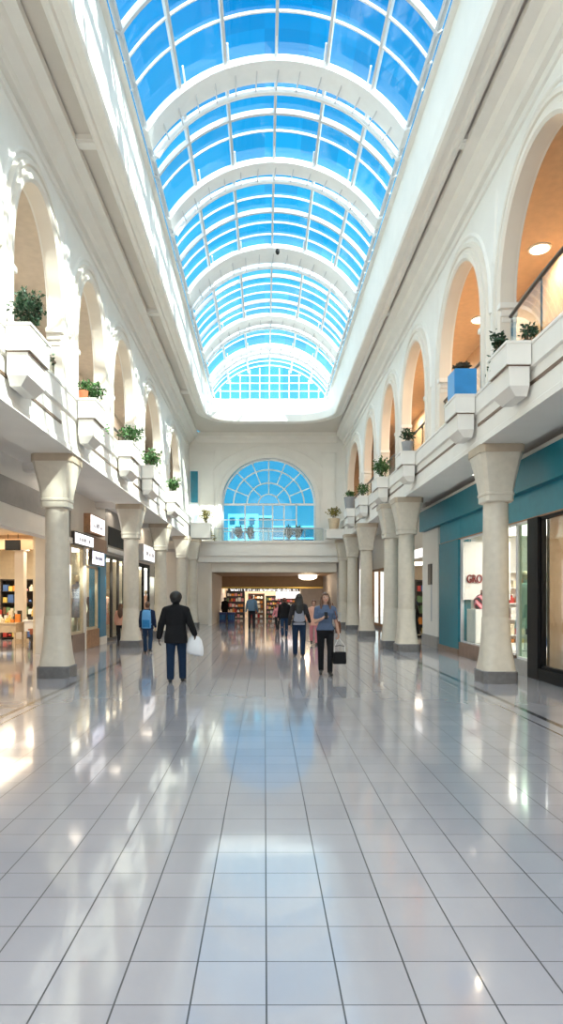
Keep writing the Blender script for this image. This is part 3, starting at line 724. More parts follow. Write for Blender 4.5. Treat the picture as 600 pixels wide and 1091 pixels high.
q = MB(); q.box((-6.3, 27.6, 2.9), (-5.7, 33.8, 2.94)); tag(q.obj('ceiling_light', 'lampwhite'), 'long strip light inside the far left shop windows', 'light')
for i, (y, c) in enumerate(((28.2, 'c_navy'), (29.4, 'c_greytop'), (32.4, 'c_peach'))): garment(('navy dressed', 'grey dressed', 'peach dressed')[i]+' mannequin inside far left shop windows', -5.95, y, 0, 1.75, c)

# ------------------------------------------------------------------ right shops
XQ = 5.3
wallbox('wall_shops_right', (XQ, YN, 0), (XQ+.2, 8.0, 4.6), 'cream')
wallbox('wall_shop_interior', (8.6, 7.8, 0), (8.75, 22, 4.6), 'shopwall')
wallbox('wall_shop_interior', (XQ+.21, 7.8, 0), (8.6, 8.0, 4.6), 'tanwall')
wallbox('wall_shop_interior', (XQ+.21, 12.5, 0), (8.6, 12.62, 4.6), 'tanwall')
wallbox('wall_shop_interior', (XQ+.31, 18.6, 0), (8.6, 18.75, 4.6), 'white')
wallbox('ceiling', (XQ+.2, 8, 3.3), (8.6, 12.5, 3.35), 'tanwall')
wallbox('ceiling', (XQ+.2, 12.6, 3.3), (8.6, 18.6, 3.35), 'white')
q = MB(); q.box((XQ-.18, 8.01, 3.70), (XQ+.19, 21.4, 4.33)); o = thing('shop_fascia', 'upper dark teal fascia board running above the right shop', 'fascia', (XQ, 14, 3.7)); q.obj('board', 'teal', o); 
q = MB(); q.box((XQ-.2, 8.01, 4.33), (XQ+.19, 21.45, 4.40)); q.obj('coping', 'cream', o)
o = thing('shop_fascia', 'lower lighter teal fascia band right above the shop glass', 'fascia', (XQ, 14, 3.15))
for k, (a, b) in enumerate(((8.01, 11.0), (11.02, 14.2), (14.22, 17.4), (17.42, 19.45))): q = MB(); q.box((XQ-.02, a, 3.17), (XQ+.10, b, 3.70)); q.obj('panel', 'teal2', o)
q = MB(); q.box((XQ-.01, 8.01, 3.141), (XQ+.10, 19.4, 3.17)); q.obj('soffit_strip', 'wood', o)
wallbox('wall_shops_right', (XQ+.2, 7.5, 3.2), (XQ+.3, 21.5, 4.6), 'cream')
o = thing('teal_pier', 'dark teal pier at far end of the right shop window', 'pier', (XQ, 18.5, 0))
q = MB(); q.box((XQ-.05, 17.55, .16), (XQ+.3, 19.45, 3.14)); q.obj('panel', 'teal', o); q = MB(); q.box((XQ-.08, 17.5, 0), (XQ+.3, 19.5, .16)); q.obj('base', 'brownpl', o)
o = thing('wall_panel', 'white pilaster panel beyond teal pier on the right', 'panel', (XQ, 20.5, 0))
q = MB(); q.box((XQ-.05, 19.6, .35), (XQ+.3, 21.5, 3.68)); q.obj('panel', 'plaster', o); q = MB(); q.box((XQ-.08, 19.6, 0), (XQ+.3, 21.5, .35)); q.obj('base', 'grey', o)
o = thing('wall_directory', 'tall narrow dark directory plate on the white panel at right', 'directory', (XQ-.05, 20.3, 1.0))
q = MB(); q.box((XQ-.09, 20.25, 1.95), (XQ-.052, 20.65, 2.6)); q.obj('plate', 'darkframe', o); q = MB(); q.box((XQ-.08, 20.28, .8), (XQ-.052, 20.32, 1.95)); q.obj('rail', 'mullion', o)
shopwindow('wide clear shop window beneath teal fascia, behind nearest right column', 'right', XQ, 13.6, 17.5, .36, 3.14, frame='mullion', nv=1, fw=.035)
shopwindow('narrow greenish glass door panel beside the black post at right', 'right', XQ, 12.9, 13.6, .3, 3.14, frame='white', pl='grey', g='greenglass', fw=.05)
o = thing('shop_post', 'thick black post between the tan shop and teal fascia shop', 'post', (XQ, 12.65, 0))
q = MB(); q.box((XQ-.06, 12.42, 0), (XQ+.1, 12.9, 3.14)); q.obj('shaft', 'black', o)
shopwindow('tan shop window with black lower frame at right edge', 'right', XQ, 8.0, 12.42, .22, 3.14, frame='black', pl='black', nv=2, fw=.06)
# teal shop interior
q = MB(); q.box((6.0, 13.2, 3.24), (7.8, 17.6, 3.29)); tag(q.obj('ceiling_light', 'lampwhite'), 'large white ceiling light inside the teal fascia shop', 'light')
o = thing('hanging_banner', 'white shop banner with red letters inside teal shop window', 'banner', (5.75, 16.9, .9))
q = MB(); q.box((5.33, 17.36, 1.50), (6.6, 17.4, 3.05)); q.obj('panel', 'white', o)
for xx in (5.5, 6.4): q = MB(); q.tube([(xx, 17.37, 3.05), (xx, 17.37, 3.3)], .006, 6); q.obj('hanger', 'mullion', o)
text_mesh('GROOM', .31, 'red', 'lettering', o, Matrix(((.62, 0, 0, 5.78), (0, 0, -1, 17.33), (0, 1, 0, 2.05), (0, 0, 0, 1))), .05)
text_mesh('all', .24, 'c_brown', 'small_lettering', o, Matrix(((.7, 0, 0, 5.86), (0, 0, -1, 17.33), (0, 1, 0, 1.72), (0, 0, 0, 1))), .03)
o = thing('display_plinth', 'tall white display plinth holding the striped bag in teal shop', 'plinth', (5.65, 16.8, .34))
q = MB(); q.box((5.38, 16.5, .40), (6.05, 17.2, 1.26)); q.obj('block', 'white', o, bevel=.01); q = MB(); q.box((5.40, 16.52, .34), (6.03, 17.18, .40)); q.obj('base', 'grey', o)
# striped bag
o = thing('striped_bag', 'red, pink and black diagonally striped bag on white plinth', 'bag', (5.68, 16.75, 1.26))
ms, ts, bs = nt('diagonal_stripes')
tcn = ts.nodes.new('ShaderNodeTexCoord'); wv = ts.nodes.new('ShaderNodeTexWave'); wv.bands_direction = 'DIAGONAL'; wv.inputs['Scale'].default_value = 2.6; rpn = ts.nodes.new('ShaderNodeValToRGB')
rpn.color_ramp.interpolation = 'CONSTANT'; rpn.color_ramp.elements[0].color = (.02, .015, .02, 1); rpn.color_ramp.elements[1].position = .35; rpn.color_ramp.elements[1].color = (.55, .05, .10, 1)
e = rpn.color_ramp.elements.new(.75); e.color = (.75, .35, .40, 1)
ts.links.new(tcn.outputs['Object'], wv.inputs['Vector']); ts.links.new(wv.outputs['Fac'], rpn.inputs['Fac']); ts.links.new(rpn.outputs['Color'], bs.inputs['Base Color'])
q = MB(); q.loft([[(5.68+dx*sx+(.06 if z > .25 else 0), 16.75+dy, 1.261+z) for dx, dy in ((-1, -.1), (1, -.1), (1, .1), (-1, .1))] for z, sx in ((0, .20), (.06, .24), (.25, .25), (.36, .20), (.38, .16))]); q.obj('bag_body', ms, o, bevel=.02)
q = MB(); q.tube([(5.74+.13*math.cos(t), 16.75, 1.62+.10*math.sin(t)) for t in np.linspace(0, PI, 12)], .012, 6); q.obj('handle', 'black', o, smooth=40)
garment('mannequin in pale teal dress inside teal shop window right of column', 6.0, 14.9, .34, 1.75, mat('pale_teal_cloth', (.30, .46, .45), .8))
garment('mannequin in brown top deeper inside the teal fascia shop', 6.6, 15.9, .34, 1.8, 'c_brown')
shelf_unit('shelf_unit', 'white back shelf of small goods deep in teal fascia shop', (7.2, 18.0), 1.6, .35, 2.3, 5, m='white', goods=goods_box, group='white back shelf in teal shop', density=.2)
# tan shop interior
o = thing('service_counter', 'white topped counter at right edge inside the tan shop', 'counter', (6.0, 10.6, 0))
q = MB(); q.box((5.55, 11.0, .95), (6.6, 12.0, 1.0)); q.obj('worktop', 'white', o); q = MB(); q.box((5.6, 11.05, 0), (6.6, 12.0, .95)); q.obj('cabinet', 'palewood', o)
o = thing('wood_cabinet', 'warm wooden cabinet against tan wall behind the black post', 'cabinet', (7, 12.2, 0))
q = MB(); q.box((6.9, 12.1, 0), (8.2, 12.49, 1.7)); q.obj('carcass', 'wood', o); 
for k in (0, 1): q = MB(); q.box((6.93+k*.63, 12.07, .06), (7.53+k*.63, 12.1, 1.66)); d_ = q.obj('door', 'palewood', o); q = MB(); q.box((7.45+k*.1, 12.05, .8), (7.47+k*.1, 12.07, 1.0)); q.obj('handle', 'black', d_)
q = MB(); q.box((6.0, 9.0, 3.25), (7.5, 11.5, 3.29)); tag(q.obj('ceiling_light', 'lamp'), 'warm ceiling light inside the tan shop at right edge', 'light')
# farther right shops
XQ2 = 5.6
q = MB(); q.box((XQ2, 21.5, 2.9), (XQ2+.2, 37.6, 4.6)); sobj(q, 'wall_shops_right', 'cream')
wallbox('wall_shop_interior', (7.0, 21.5, 0), (7.1, 37.6, 4.6), 'shopwall')
wallbox('wall_shop_interior', (XQ2, 21.5, 0), (7.0, 21.6, 4.6), 'cream')
wallbox('ceiling', (XQ2+.1, 21.5, 2.95), (7.1, 37.6, 3.0), 'shopwall')
o = sign('lit white strip sign over the open shop beyond teal shop', 'right', XQ2, 21.8, 24.6, 2.92, 3.3, rim='cream', d=.08)
shopwindow('glazed far right shop window with dark frame', 'right', XQ2, 25.0, 28.6, .1, 2.9, frame='darkframe', nv=2, fw=.1)
wallbox('wall_shops_right', (XQ2, 28.6, 0), (XQ2+.1, 30, 2.9), 'cream')
shopwindow('farthest right shop window with tan frame', 'right', XQ2, 30.0, 33.6, .1, 2.9, frame='wood', nv=2, fw=.1)
wallbox('wall_shops_right', (XQ2, 33.6, 0), (XQ2+.1, 37.6, 2.9), 'cream')
for i, y in enumerate((23.0, 27.0, 32)):
    q = MB(); q.box((5.9, y-1, 2.88), (6.7, y+1, 2.92)); tag(q.obj('ceiling_light', 'lampwhite'), ('light panel in the open right shop behind black dressed person', 'light panel inside the dark framed far right window', 'light panel inside the farthest right shop window')[i], 'light')
shelf_unit('shelf_unit', 'dark shelf of goods inside the open far right shop', (6.3, 24.6), 1.1, .35, 2.2, 5, goods=goods_box, group='dark shelf in open far right shop', density=.22)
garment('dark dressed mannequin inside dark framed far right window', 6.2, 26.4, 0, 1.75, 'c_dark')
garment('peach dressed mannequin inside farthest right window', 6.2, 31.4, 0, 1.75, 'c_peach')

# ------------------------------------------------------------------ far shop
shop_goods_group = 'goods on shelves of the shop at far end'
for i, (x, w, h, lb) in enumerate(((-1.95, 1.25, 1.9, 'dark shelf of goods at left of the far end shop'), (-.55, 1.1, 1.7, 'dark shelf of goods behind far walking person with grey backpack'), (.65, 1.15, 1.55, 'dark shelf of goods in middle right of far end shop'), (1.75, .95, 1.4, 'dark shelf of goods below white shop name board at far end'))):
    shelf_unit('shelf_unit', lb, (x, 43.2), w, .35, h, 5, goods=goods_box, group=('left', 'centre left', 'centre right', 'right')[i]+' shelf in the far end shop', density=.19, m='darkframe', back='wood' if i % 2 else 'darkframe')
# row of white letters under gold strip
o = thing('shop_sign', 'row of white bulb letters under gold strip of the far shop', 'sign', (0, 42.1, 1.9))
strokes(5, 4.4, .15, 'lettering', 'sign', o, Matrix(((1, 0, 0, -.05), (0, 0, -1, 42.14), (0, 1, 0, 1.93), (0, 0, 0, 1))))
q = MB(); q.box((-2.4, 42.16, 1.83), (2.3, 42.2, 2.03)); q.obj('backing', 'darkframe', o)
o = thing('shop_sign', 'white name board with dark letters above far shop shelf', 'sign', (1.55, 42.6, 1.4))
q = MB(); q.box((.75, 42.62, 1.38), (2.3, 42.66, 1.82)); q.obj('board', 'sign', o)
text_mesh('CABLE 4U', .31, 'darkframe', 'lettering', o, Matrix(((1, 0, 0, 1.55), (0, 0, -1, 42.60), (0, 1, 0, 1.60), (0, 0, 0, 1))), .02)
# crates and bench near far shop
for i, x in enumerate((-2.35, -1.84)):
    o = thing('storage_crate', ('left', 'right')[i]+' blue plastic crate on floor at passage entrance', 'crate', (x, 38.6, 0))
    q = MB(); q.loft([sup(.20, .22, 8, 0, 24, (x-.15, 38.6)), sup(.22, .24, 8, .50, 24, (x-.15, 38.6))]); q.obj('crate_body', 'bluecrate', o, smooth=30)
    q = MB(); q.loft([sup(.235, .255, 8, .5, 24, (x-.15, 38.6)), sup(.235, .255, 8, .56, 24, (x-.15, 38.6))]); q.obj('lid', 'bluecrate', o, smooth=30)
    for k in (0, 1, 2): q = MB(); q.box((x-.3+k*.12, 38.34, .12), (x-.24+k*.12, 38.37, .42)); q.obj('rib', 'c_bluetop', o)
o = thing('wire_bin', 'round wire litter bin standing at foot of far right column', 'bin', (3.45, 31.3, 0))
q = MB()
for k in range(16): a = 2*PI*k/16; q.tube([(3.45+.2*math.cos(a), 31.3+.2*math.sin(a), .05), (3.45+.25*math.cos(a), 31.3+.25*math.sin(a), .75)], .008, 5)
for z, r in ((.05, .2), (.4, .225), (.75, .25)): q.tube([(3.45+r*math.cos(t), 31.3+r*math.sin(t), z) for t in np.linspace(0, 2*PI, 21)], .012, 5)
q.obj('wire_cage', 'mullion', o); q = MB(); q.loft([sup(.21, .21, 2, 0, 16, (3.45, 31.3)), sup(.21, .21, 2, .08, 16, (3.45, 31.3))]); q.obj('base', 'black', o, smooth=40)

# ------------------------------------------------------------------ ceiling fittings
def fitting(label, x, y, z, r=.14, m='lamp', drop=.05):
    o = thing('ceiling_light', label, 'light', (x, y, z))
    q = MB(); q.loft([sup(r*1.2, r*1.2, 2, z, 20, (x, y)), sup(r*1.2, r*1.2, 2, z-.03, 20, (x, y)), sup(r, r, 2, z-.035, 20, (x, y))]); q.obj('rim', 'white', o, smooth=40)
    q = MB(); q.loft([sup(r, r, 2, z-.034, 20, (x, y)), sup(r*.95, r*.95, 2, z-drop, 20, (x, y)), sup(r*.5, r*.5, 2, z-drop*1.5, 20, (x, y))]); q.obj('diffuser', m, o, smooth=40)
fitting('round gallery ceiling light seen through nearest right arch', 6.0, 14.1, 9.2, .2)
fitting('round gallery ceiling light seen through second right arch', 5.9, 17.75, 9.2, .2)
fitting('round gallery ceiling light deep behind the third right arch', 5.8, 22, 9.2, .2)
fitting('round gallery ceiling light farthest along the right gallery', 5.8, 27, 9.2, .2)
fitting('warm bowl light on brown passage ceiling at far end', 2.55, 38.2, 2.8, .55, drop=.20)
for x, y, l in ((-4.95, 16.2, 'small aisle downlight near the nearest left column'), (-4.95, 22.6, 'small aisle downlight past the second left column'), (5.0, 15.5, 'small aisle downlight above teal fascia'), (5.0, 23, 'small aisle downlight past the white panel at right'), (-4.95, 28.5, 'small aisle downlight at far left')):
    fitting(l, x, y, 4.58, .09, 'lampwhite')

# ------------------------------------------------------------------ planters and plants
def planter(label, side, y0, y1, zt, zl, zb, prot=.40):
    L = side == 'left'; s = 1 if L else -1; xp = (PL if L else PR)+s*.062
    xf = xp+s*prot; yc = (y0+y1)/2
    o = thing('balcony_planter', label, 'planter', (xp, yc, zb))
    def ring(x0, x1, a, b, z): return [(x0, a, z), (x1, a, z), (x1, b, z), (x0, b, z)]
    q = MB(); q.loft([ring(xp, xf, y0, y1, zl), ring(xp, xf, y0, y1, zt-.04)]); q.loft([ring(xp, xf+s*.015, y0-.015, y1+.015, zt-.04), ring(xp, xf+s*.015, y0-.015, y1+.015, zt)]); q.obj('box', 'plaster', o)
    q = MB(); q.loft([ring(xp, xf-s*.05, y0+.05, y1-.05, zl), ring(xp, xf-s*.06, y0+.06, y1-.05, zb+.13), ring(xp, xf-s*.19, y0+.16, y1-.08, zb)]); q.obj('bracket', 'plaster', o)
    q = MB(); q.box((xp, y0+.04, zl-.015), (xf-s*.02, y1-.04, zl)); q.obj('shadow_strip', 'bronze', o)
    q = MB(); q.box((xp, y0+.05, zt-.02), (xf-s*.05, y1-.05, zt+.004)); q.obj('soil', 'soil', o)
    return o
LPL = [(9.2, 10.05), (12.75, 13.55), (16.3, 17.4), (19.4, 20.7), (24.3, 25.8)]
RPL = [(9.55, 10.35), (12.1, 12.85), (16.9, 17.6), (20.6, 21.6), (24.6, 25.6), (28.2, 29.2)]
ordl = ['nearest', 'second', 'third', 'fourth', 'fifth', 'farthest']
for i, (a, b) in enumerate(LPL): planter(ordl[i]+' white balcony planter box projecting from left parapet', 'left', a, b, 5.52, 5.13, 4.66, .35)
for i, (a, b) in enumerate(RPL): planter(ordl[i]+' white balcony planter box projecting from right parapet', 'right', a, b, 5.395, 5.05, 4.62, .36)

def shrub(label, c, r, h, m='leaf', n=420, ls=.06, name='shrub', cat='shrub', stems=5, pot=None, trail=0, droop=0., seed=0):
    """leafy plant: stems and one foliage mesh; c is its foot"""
    rnd = random.Random(seed or hash(label) % 9999)
    x, y, z = c; o = thing(name, label, cat, c)
    z0 = z
    if pot:
        ph, pr, pm = pot
        q = MB(); q.loft([sup(pr*.75, pr*.75, 2, z, 20, (x, y)), sup(pr, pr, 2, z+ph, 20, (x, y)), sup(pr*.9, pr*.9, 2, z+ph, 20, (x, y)), sup(pr*.88, pr*.88, 2, z+ph-.03, 20, (x, y))]); q.obj('pot', pm, o, smooth=40)
        z0 = z+ph-.03
    q = MB()
    for k in range(stems):
        a = rnd.uniform(0, 2*PI); rr = rnd.uniform(.2, .75)*r
        p0 = Vector((x+.02*math.cos(a), y+.02*math.sin(a), z0)); p1 = Vector((x+rr*math.cos(a), y+rr*math.sin(a), z0+h*rnd.uniform(.5, .9)))
        q.tube([p0, p0.lerp(p1, .5)+Vector((0, 0, .03)), p1], [.012, .008, .004], 5)
    q.obj('stem', 'stem', o)
    q = MB()
    def leaf(p, l):
        d = Vector((rnd.gauss(0, 1), rnd.gauss(0, 1), rnd.gauss(.3, .8))).normalized(); sdir = d.cross(Vector((rnd.gauss(0, 1), rnd.gauss(0, 1), rnd.gauss(0, 1)))).normalized()
        w = l*.32; nrm = d.cross(sdir)*l*.08
        q.add([p, p+d*l*.45+sdir*w+nrm, p+d*l, p+d*l*.45-sdir*w+nrm], [(0, 1, 2), (0, 2, 3)])
    for k in range(n):
        while True:
            u = Vector((rnd.uniform(-1, 1), rnd.uniform(-1, 1), rnd.uniform(-1, 1)))
            if .15 < u.length < 1: break
        u *= (.75+.25*math.sin(u.x*7+u.y*5+seed)*.8)
        leaf(Vector((x+u.x*r*(1 if u.z > -.4 else .75), y+u.y*r*(1 if u.z > -.4 else .75), z0+h*.58+u.z*h*.5)), ls*rnd.uniform(.6, 1.3))
    for k in range(trail):
        t = k/max(trail, 1); tx = droop
        leaf(Vector((x+rnd.uniform(-.1, .1)+tx[0]*t, y+rnd.uniform(-.1, .1)+tx[1]*t, z0+.1+tx[2]*t+rnd.uniform(-.05, .05))), ls*rnd.uniform(.6, 1.2))
    q.obj('foliage', m, o)
    return o
# left
shrub('big dark leafy shrub in the nearest left balcony planter', (-3.50, 9.6, 5.52), .34, .62, 'leafdark', 900, .06, trail=70, droop=(.12, .55, -.35), seed=11)
shrub('trailing bright green plant in second left balcony planter', (-3.50, 13.3, 5.52), .26, .50, 'leaf', 420, .07, trail=120, droop=(.12, .45, -.55), seed=12)
shrub('small green plant in orange pot beside second left planter shrub', (-3.62, 12.92, 5.525), .12, .22, 'leaf', 120, .06, pot=(.18, .10, 'terra'), name='potted_plant', cat='potted plant', seed=13)
shrub('spreading green plant in third left balcony planter', (-3.52, 17.0, 5.52), .36, .55, 'leaf', 480, .08, trail=60, droop=(.1, .5, -.3), seed=14)
shrub('bushy light green plant in fourth left balcony planter', (-3.52, 20.1, 5.52), .38, .60, 'leaf', 420, .09, seed=15)
shrub('small round green plant in fifth left balcony planter', (-3.52, 25.0, 5.52), .36, .65, 'leaf', 380, .09, seed=16)
# right
shrub('dark round leaved plant at far end of nearest right planter', (3.68, 10.2, 5.395), .14, .42, 'leafdark', 200, .07, trail=40, droop=(-.04, .15, -.4), seed=21)
shrub('grey green plant behind glass above the nearest right planter', (3.98, 9.75, 5.40), .17, .34, 'leafdark', 200, .06, seed=22)
o = thing('square_pot', 'bright blue square pot on second right balcony planter', 'pot', (3.9, 12.5, 5.4))
q = MB(); q.loft([[(a, b, z) for a, b in ((3.60, 12.25), (4.02, 12.25), (4.02, 12.72), (3.60, 12.72))] for z in (5.40, 5.93)]); q.obj('pot_body', 'bluepot', o, bevel=.008)
q = MB(); q.box((3.64, 12.29, 5.931), (3.98, 12.68, 5.94)); q.obj('soil', 'soil', o)
shrub('low dry brown plant growing in the bright blue pot', (3.81, 12.5, 5.94), .20, .17, 'leafdry', 260, .06, seed=23)
shrub('thin leaved plant in grey pot on third right planter', (3.80, 17.2, 5.395), .24, .38, 'leafdark', 200, .08, pot=(.30, .16, 'greypot'), name='potted_plant', cat='potted plant', seed=24)
shrub('full green shrub in the fourth right balcony planter', (3.80, 21.1, 5.395), .36, .72, 'leaf', 520, .085, seed=25)
shrub('green shrub in the fifth right balcony planter', (3.80, 25.0, 5.395), .30, .55, 'leaf', 300, .08, seed=26)
shrub('pale plant in tall grey pot on the farthest right planter', (3.80, 28.7, 5.395), .26, .30, 'leaf', 160, .09, pot=(.55, .28, 'greypot'), name='potted_plant', cat='potted plant', seed=27)
def corner_box(label, x, y, z, w, d, h):
    o = thing('balcony_planter', label, 'planter', (x, y, z)); q = MB(); q.box((x-w/2, y-d/2, z), (x+w/2, y+d/2, z+h)); q.box((x-w/2-.03, y-d/2-.03, z+h-.08), (x+w/2+.03, y+d/2+.03, z+h)); q.obj('box', 'plaster', o)
    q = MB(); q.loft([[(x+sx*w*f/2, y+sy*d*f/2, zz) for sx, sy in ((-1, -1), (1, -1), (1, 1), (-1, 1))] for zz, f in ((z, .92), (z-.04, .6))]); q.obj('bracket', 'plaster', o)
corner_box('white corner balcony block at left end of bridge, under yellowish plants', -3.2, 32.6, 4.45, 1.0, .9, .75)
corner_box('white corner balcony block at right end of bridge', 3.55, 32.7, 4.45, .9, .9, .45)
shrub('olive yellow trailing plant on left corner balcony of bridge', (-2.95, 32.5, 5.2), .34, .75, 'leafyellow', 300, .10, trail=160, droop=(.40, 0, -.95), seed=31)
shrub('olive yellow plant in square tan pot at right end of bridge', (3.50, 32.6, 4.90), .42, .60, 'leafyellow', 330, .10, pot=(.55, .30, 'palewood'), name='potted_plant', cat='potted plant', seed=32)
for i, (x, r) in enumerate(((-1.35, .35), (-.75, .42), (1.25, .42), (1.75, .36))):
    shrub(('leftmost', 'second', 'third', 'rightmost')[i]+' dark green shrub of the four along the bridge before arched window', (x, 33.47, 4.40), min(r, .27), .80, 'leafdark', 420, .11, seed=41+i)

# ------------------------------------------------------------------ glass railings
def railing(label, side, y0, y1, x, z0, h, n=2, rm='rail', bow=0.):
    s = 1 if side == 'left' else -1
    o = thing('glass_railing', label, 'railing', (x, (y0+y1)/2, z0))
    def cx(t): return x-s*bow*(1-math.sin(PI*min(max(t, 0), 1)))
    pts = [(cx(i/16), y0+(y1-y0)*i/16) for i in range(17)]
    q = MB(); q.loft([[(a, b, z0) for a, b in pts]+[(a-s*.014, b, z0) for a, b in pts[::-1]], [(a, b, z0+h-.04) for a, b in pts]+[(a-s*.014, b, z0+h-.04) for a, b in pts[::-1]]]); q.obj('glass_panel', 'clear', o, smooth=40)
    q = MB(); q.tube([(a-s*.007, b, z0+h-.02) for a, b in pts], .032, 8); q.obj('handrail', rm, o, smooth=50)
    for k in range(n+1):
        i = round(16*k/n); q = MB(); q.tube([(pts[i][0]-s*.03, pts[i][1], z0), (pts[i][0]-s*.03, pts[i][1], z0+h-.04)], .018, 8); q.obj('post', rm, o, smooth=50)
nl = ['first', 'second', 'third', 'fourth', 'fifth', 'sixth', 'seventh', 'eighth']
for i, (a, b) in enumerate(ARCH_L[2:]): railing('clear glass railing with bronze handrail inside the '+nl[i]+' left arch', 'left', a+.02, b-.02, XL-.08, 5.5, .62, rm='rail')
for i, (a, b) in enumerate(ARCH_R[2:]): railing('clear glass railing with bronze handrail inside the '+nl[i]+' right arch', 'right', a+.02 if i else 6.6, b-.02 if i else 10.95, XR+.06 if i else 4.06, 5.39, .98 if i == 0 else .85, n=3, bow=.10 if i == 0 else 0)
o = thing('glass_railing', 'glass railing along the bridge in front of arched window', 'railing', (.2, YE-.55, 4.4))
q = MB(); q.box((-2.6, YE-.60, 4.41), (3.0, YE-.59, 5.0)); q.obj('glass_panel', 'clear', o); q = MB(); q.tube([(-2.6, YE-.595, 5.02), (3.0, YE-.595, 5.02)], .03, 8); q.obj('handrail', 'mullion', o)
for xx in np.linspace(-2.6, 3.0, 7): q = MB(); q.tube([(xx, YE-.58, 4.4), (xx, YE-.58, 5.0)], .018, 6); q.obj('post', 'mullion', o)

# ------------------------------------------------------------------ people
WORLD_PARTS = False
def remesh(mb, name, m, parent, voxel, sm=6, scale=1.):
    me = bpy.data.meshes.new('t'); me.from_pydata([tuple(c*scale for c in v) for v in mb.v], [], mb.f); me.update()
    import bmesh
    bm = bmesh.new(); bm.from_mesh(me); bmesh.ops.recalc_face_normals(bm, faces=bm.faces); bm.to_mesh(me); bm.free()
    tmp = bpy.data.objects.new('t', me); COL.objects.link(tmp)
    r = tmp.modifiers.new('r', 'REMESH'); r.mode = 'VOXEL'; r.voxel_size = voxel
    if sm: k = tmp.modifiers.new('s', 'SMOOTH'); k.factor = .5; k.iterations = sm
    dg = bpy.context.evaluated_depsgraph_get(); out = bpy.data.meshes.new_from_object(tmp.evaluated_get(dg))
    bpy.data.objects.remove(tmp); bpy.data.meshes.remove(me)
    out.name = name; out.materials.clear(); out.materials.append(M[m] if isinstance(m, str) else m); out.shade_smooth()
    o = bpy.data.objects.new(name, out); COL.objects.link(o); o.parent = parent; return o
def plain(mb, name, m, parent, scale, smooth=50):
    mb.v = [tuple(c*scale for c in v) for v in mb.v]; return mb.obj(name, m, parent, smooth=smooth)
def hand(mb, wr, d, pn, side, curl=.35, grip=False):
    """palm, four fingers of unequal length with two bends, thumb from the side of the palm"""
    wr = Vector(wr); d = Vector(d).normalized(); pn = Vector(pn); pn = (pn-d*pn.dot(d)).normalized(); sd = d.cross(pn)*side
    rot = lambda v, a: (v*math.cos(a)+pn*math.sin(a)).normalized()
    for i, L in enumerate((.070, .080, .074, .058)):
        off = sd*(.033-.022*i)
        k = wr+d*(.088-.004*abs(i-1))+off
        mb.caps(wr+d*.012+off*.55, k, .0145, .0125, 10)
        c = curl*(1+.12*i)*(2.2 if grip else 1)
        d1 = rot(d, c*.7); p1 = k+d1*L*.45; d2 = rot(d, c*1.6); p2 = p1+d2*L*.32; d3 = rot(d, c*2.3); p3 = p2+d3*L*.25
        mb.caps(k, p1, .0092, .0086, 8); mb.caps(p1, p2, .0086, .008, 8); mb.caps(p2, p3, .008, .007, 8)
    t0 = wr+d*.025+sd*.028; t1 = t0+(d*.6+sd*.75+pn*.25).normalized()*.042; t2 = t1+(d*.85+sd*.3+pn*.45).normalized()*.034
    mb.caps(t0, t1, .0135, .0105, 8); mb.caps(t1, t2, .0105, .0085, 8)
TORSO_F = [(.82, .12, .10, 0), (.90, .172, .118, -.005), (.97, .165, .112, -.005), (1.07, .130, .092, 0), (1.18, .140, .10, .005), (1.28, .158, .112, .012), (1.36, .15, .095, 0), (1.415, .115, .07, -.005), (1.45, .07, .055, -.005)]
TORSO_M = [(.82, .12, .10, 0), (.90, .165, .112, -.005), (.97, .162, .11, -.005), (1.07, .152, .102, 0), (1.18, .168, .112, .005), (1.28, .188, .118, .01), (1.36, .175, .10, 0), (1.415, .125, .075, -.005), (1.45, .075, .06, -.005)]
def rings(tab, g, z0=None, z1=None, fl=0.):
    out = []
    for z, rx, ry, cy in tab:
        if z0 is not None and z < z0-.001: continue
        if z1 is not None and z > z1+.001: continue
        out.append(sup(rx+g, ry+g, 2.3, z, 28, (0, cy)))
    return out
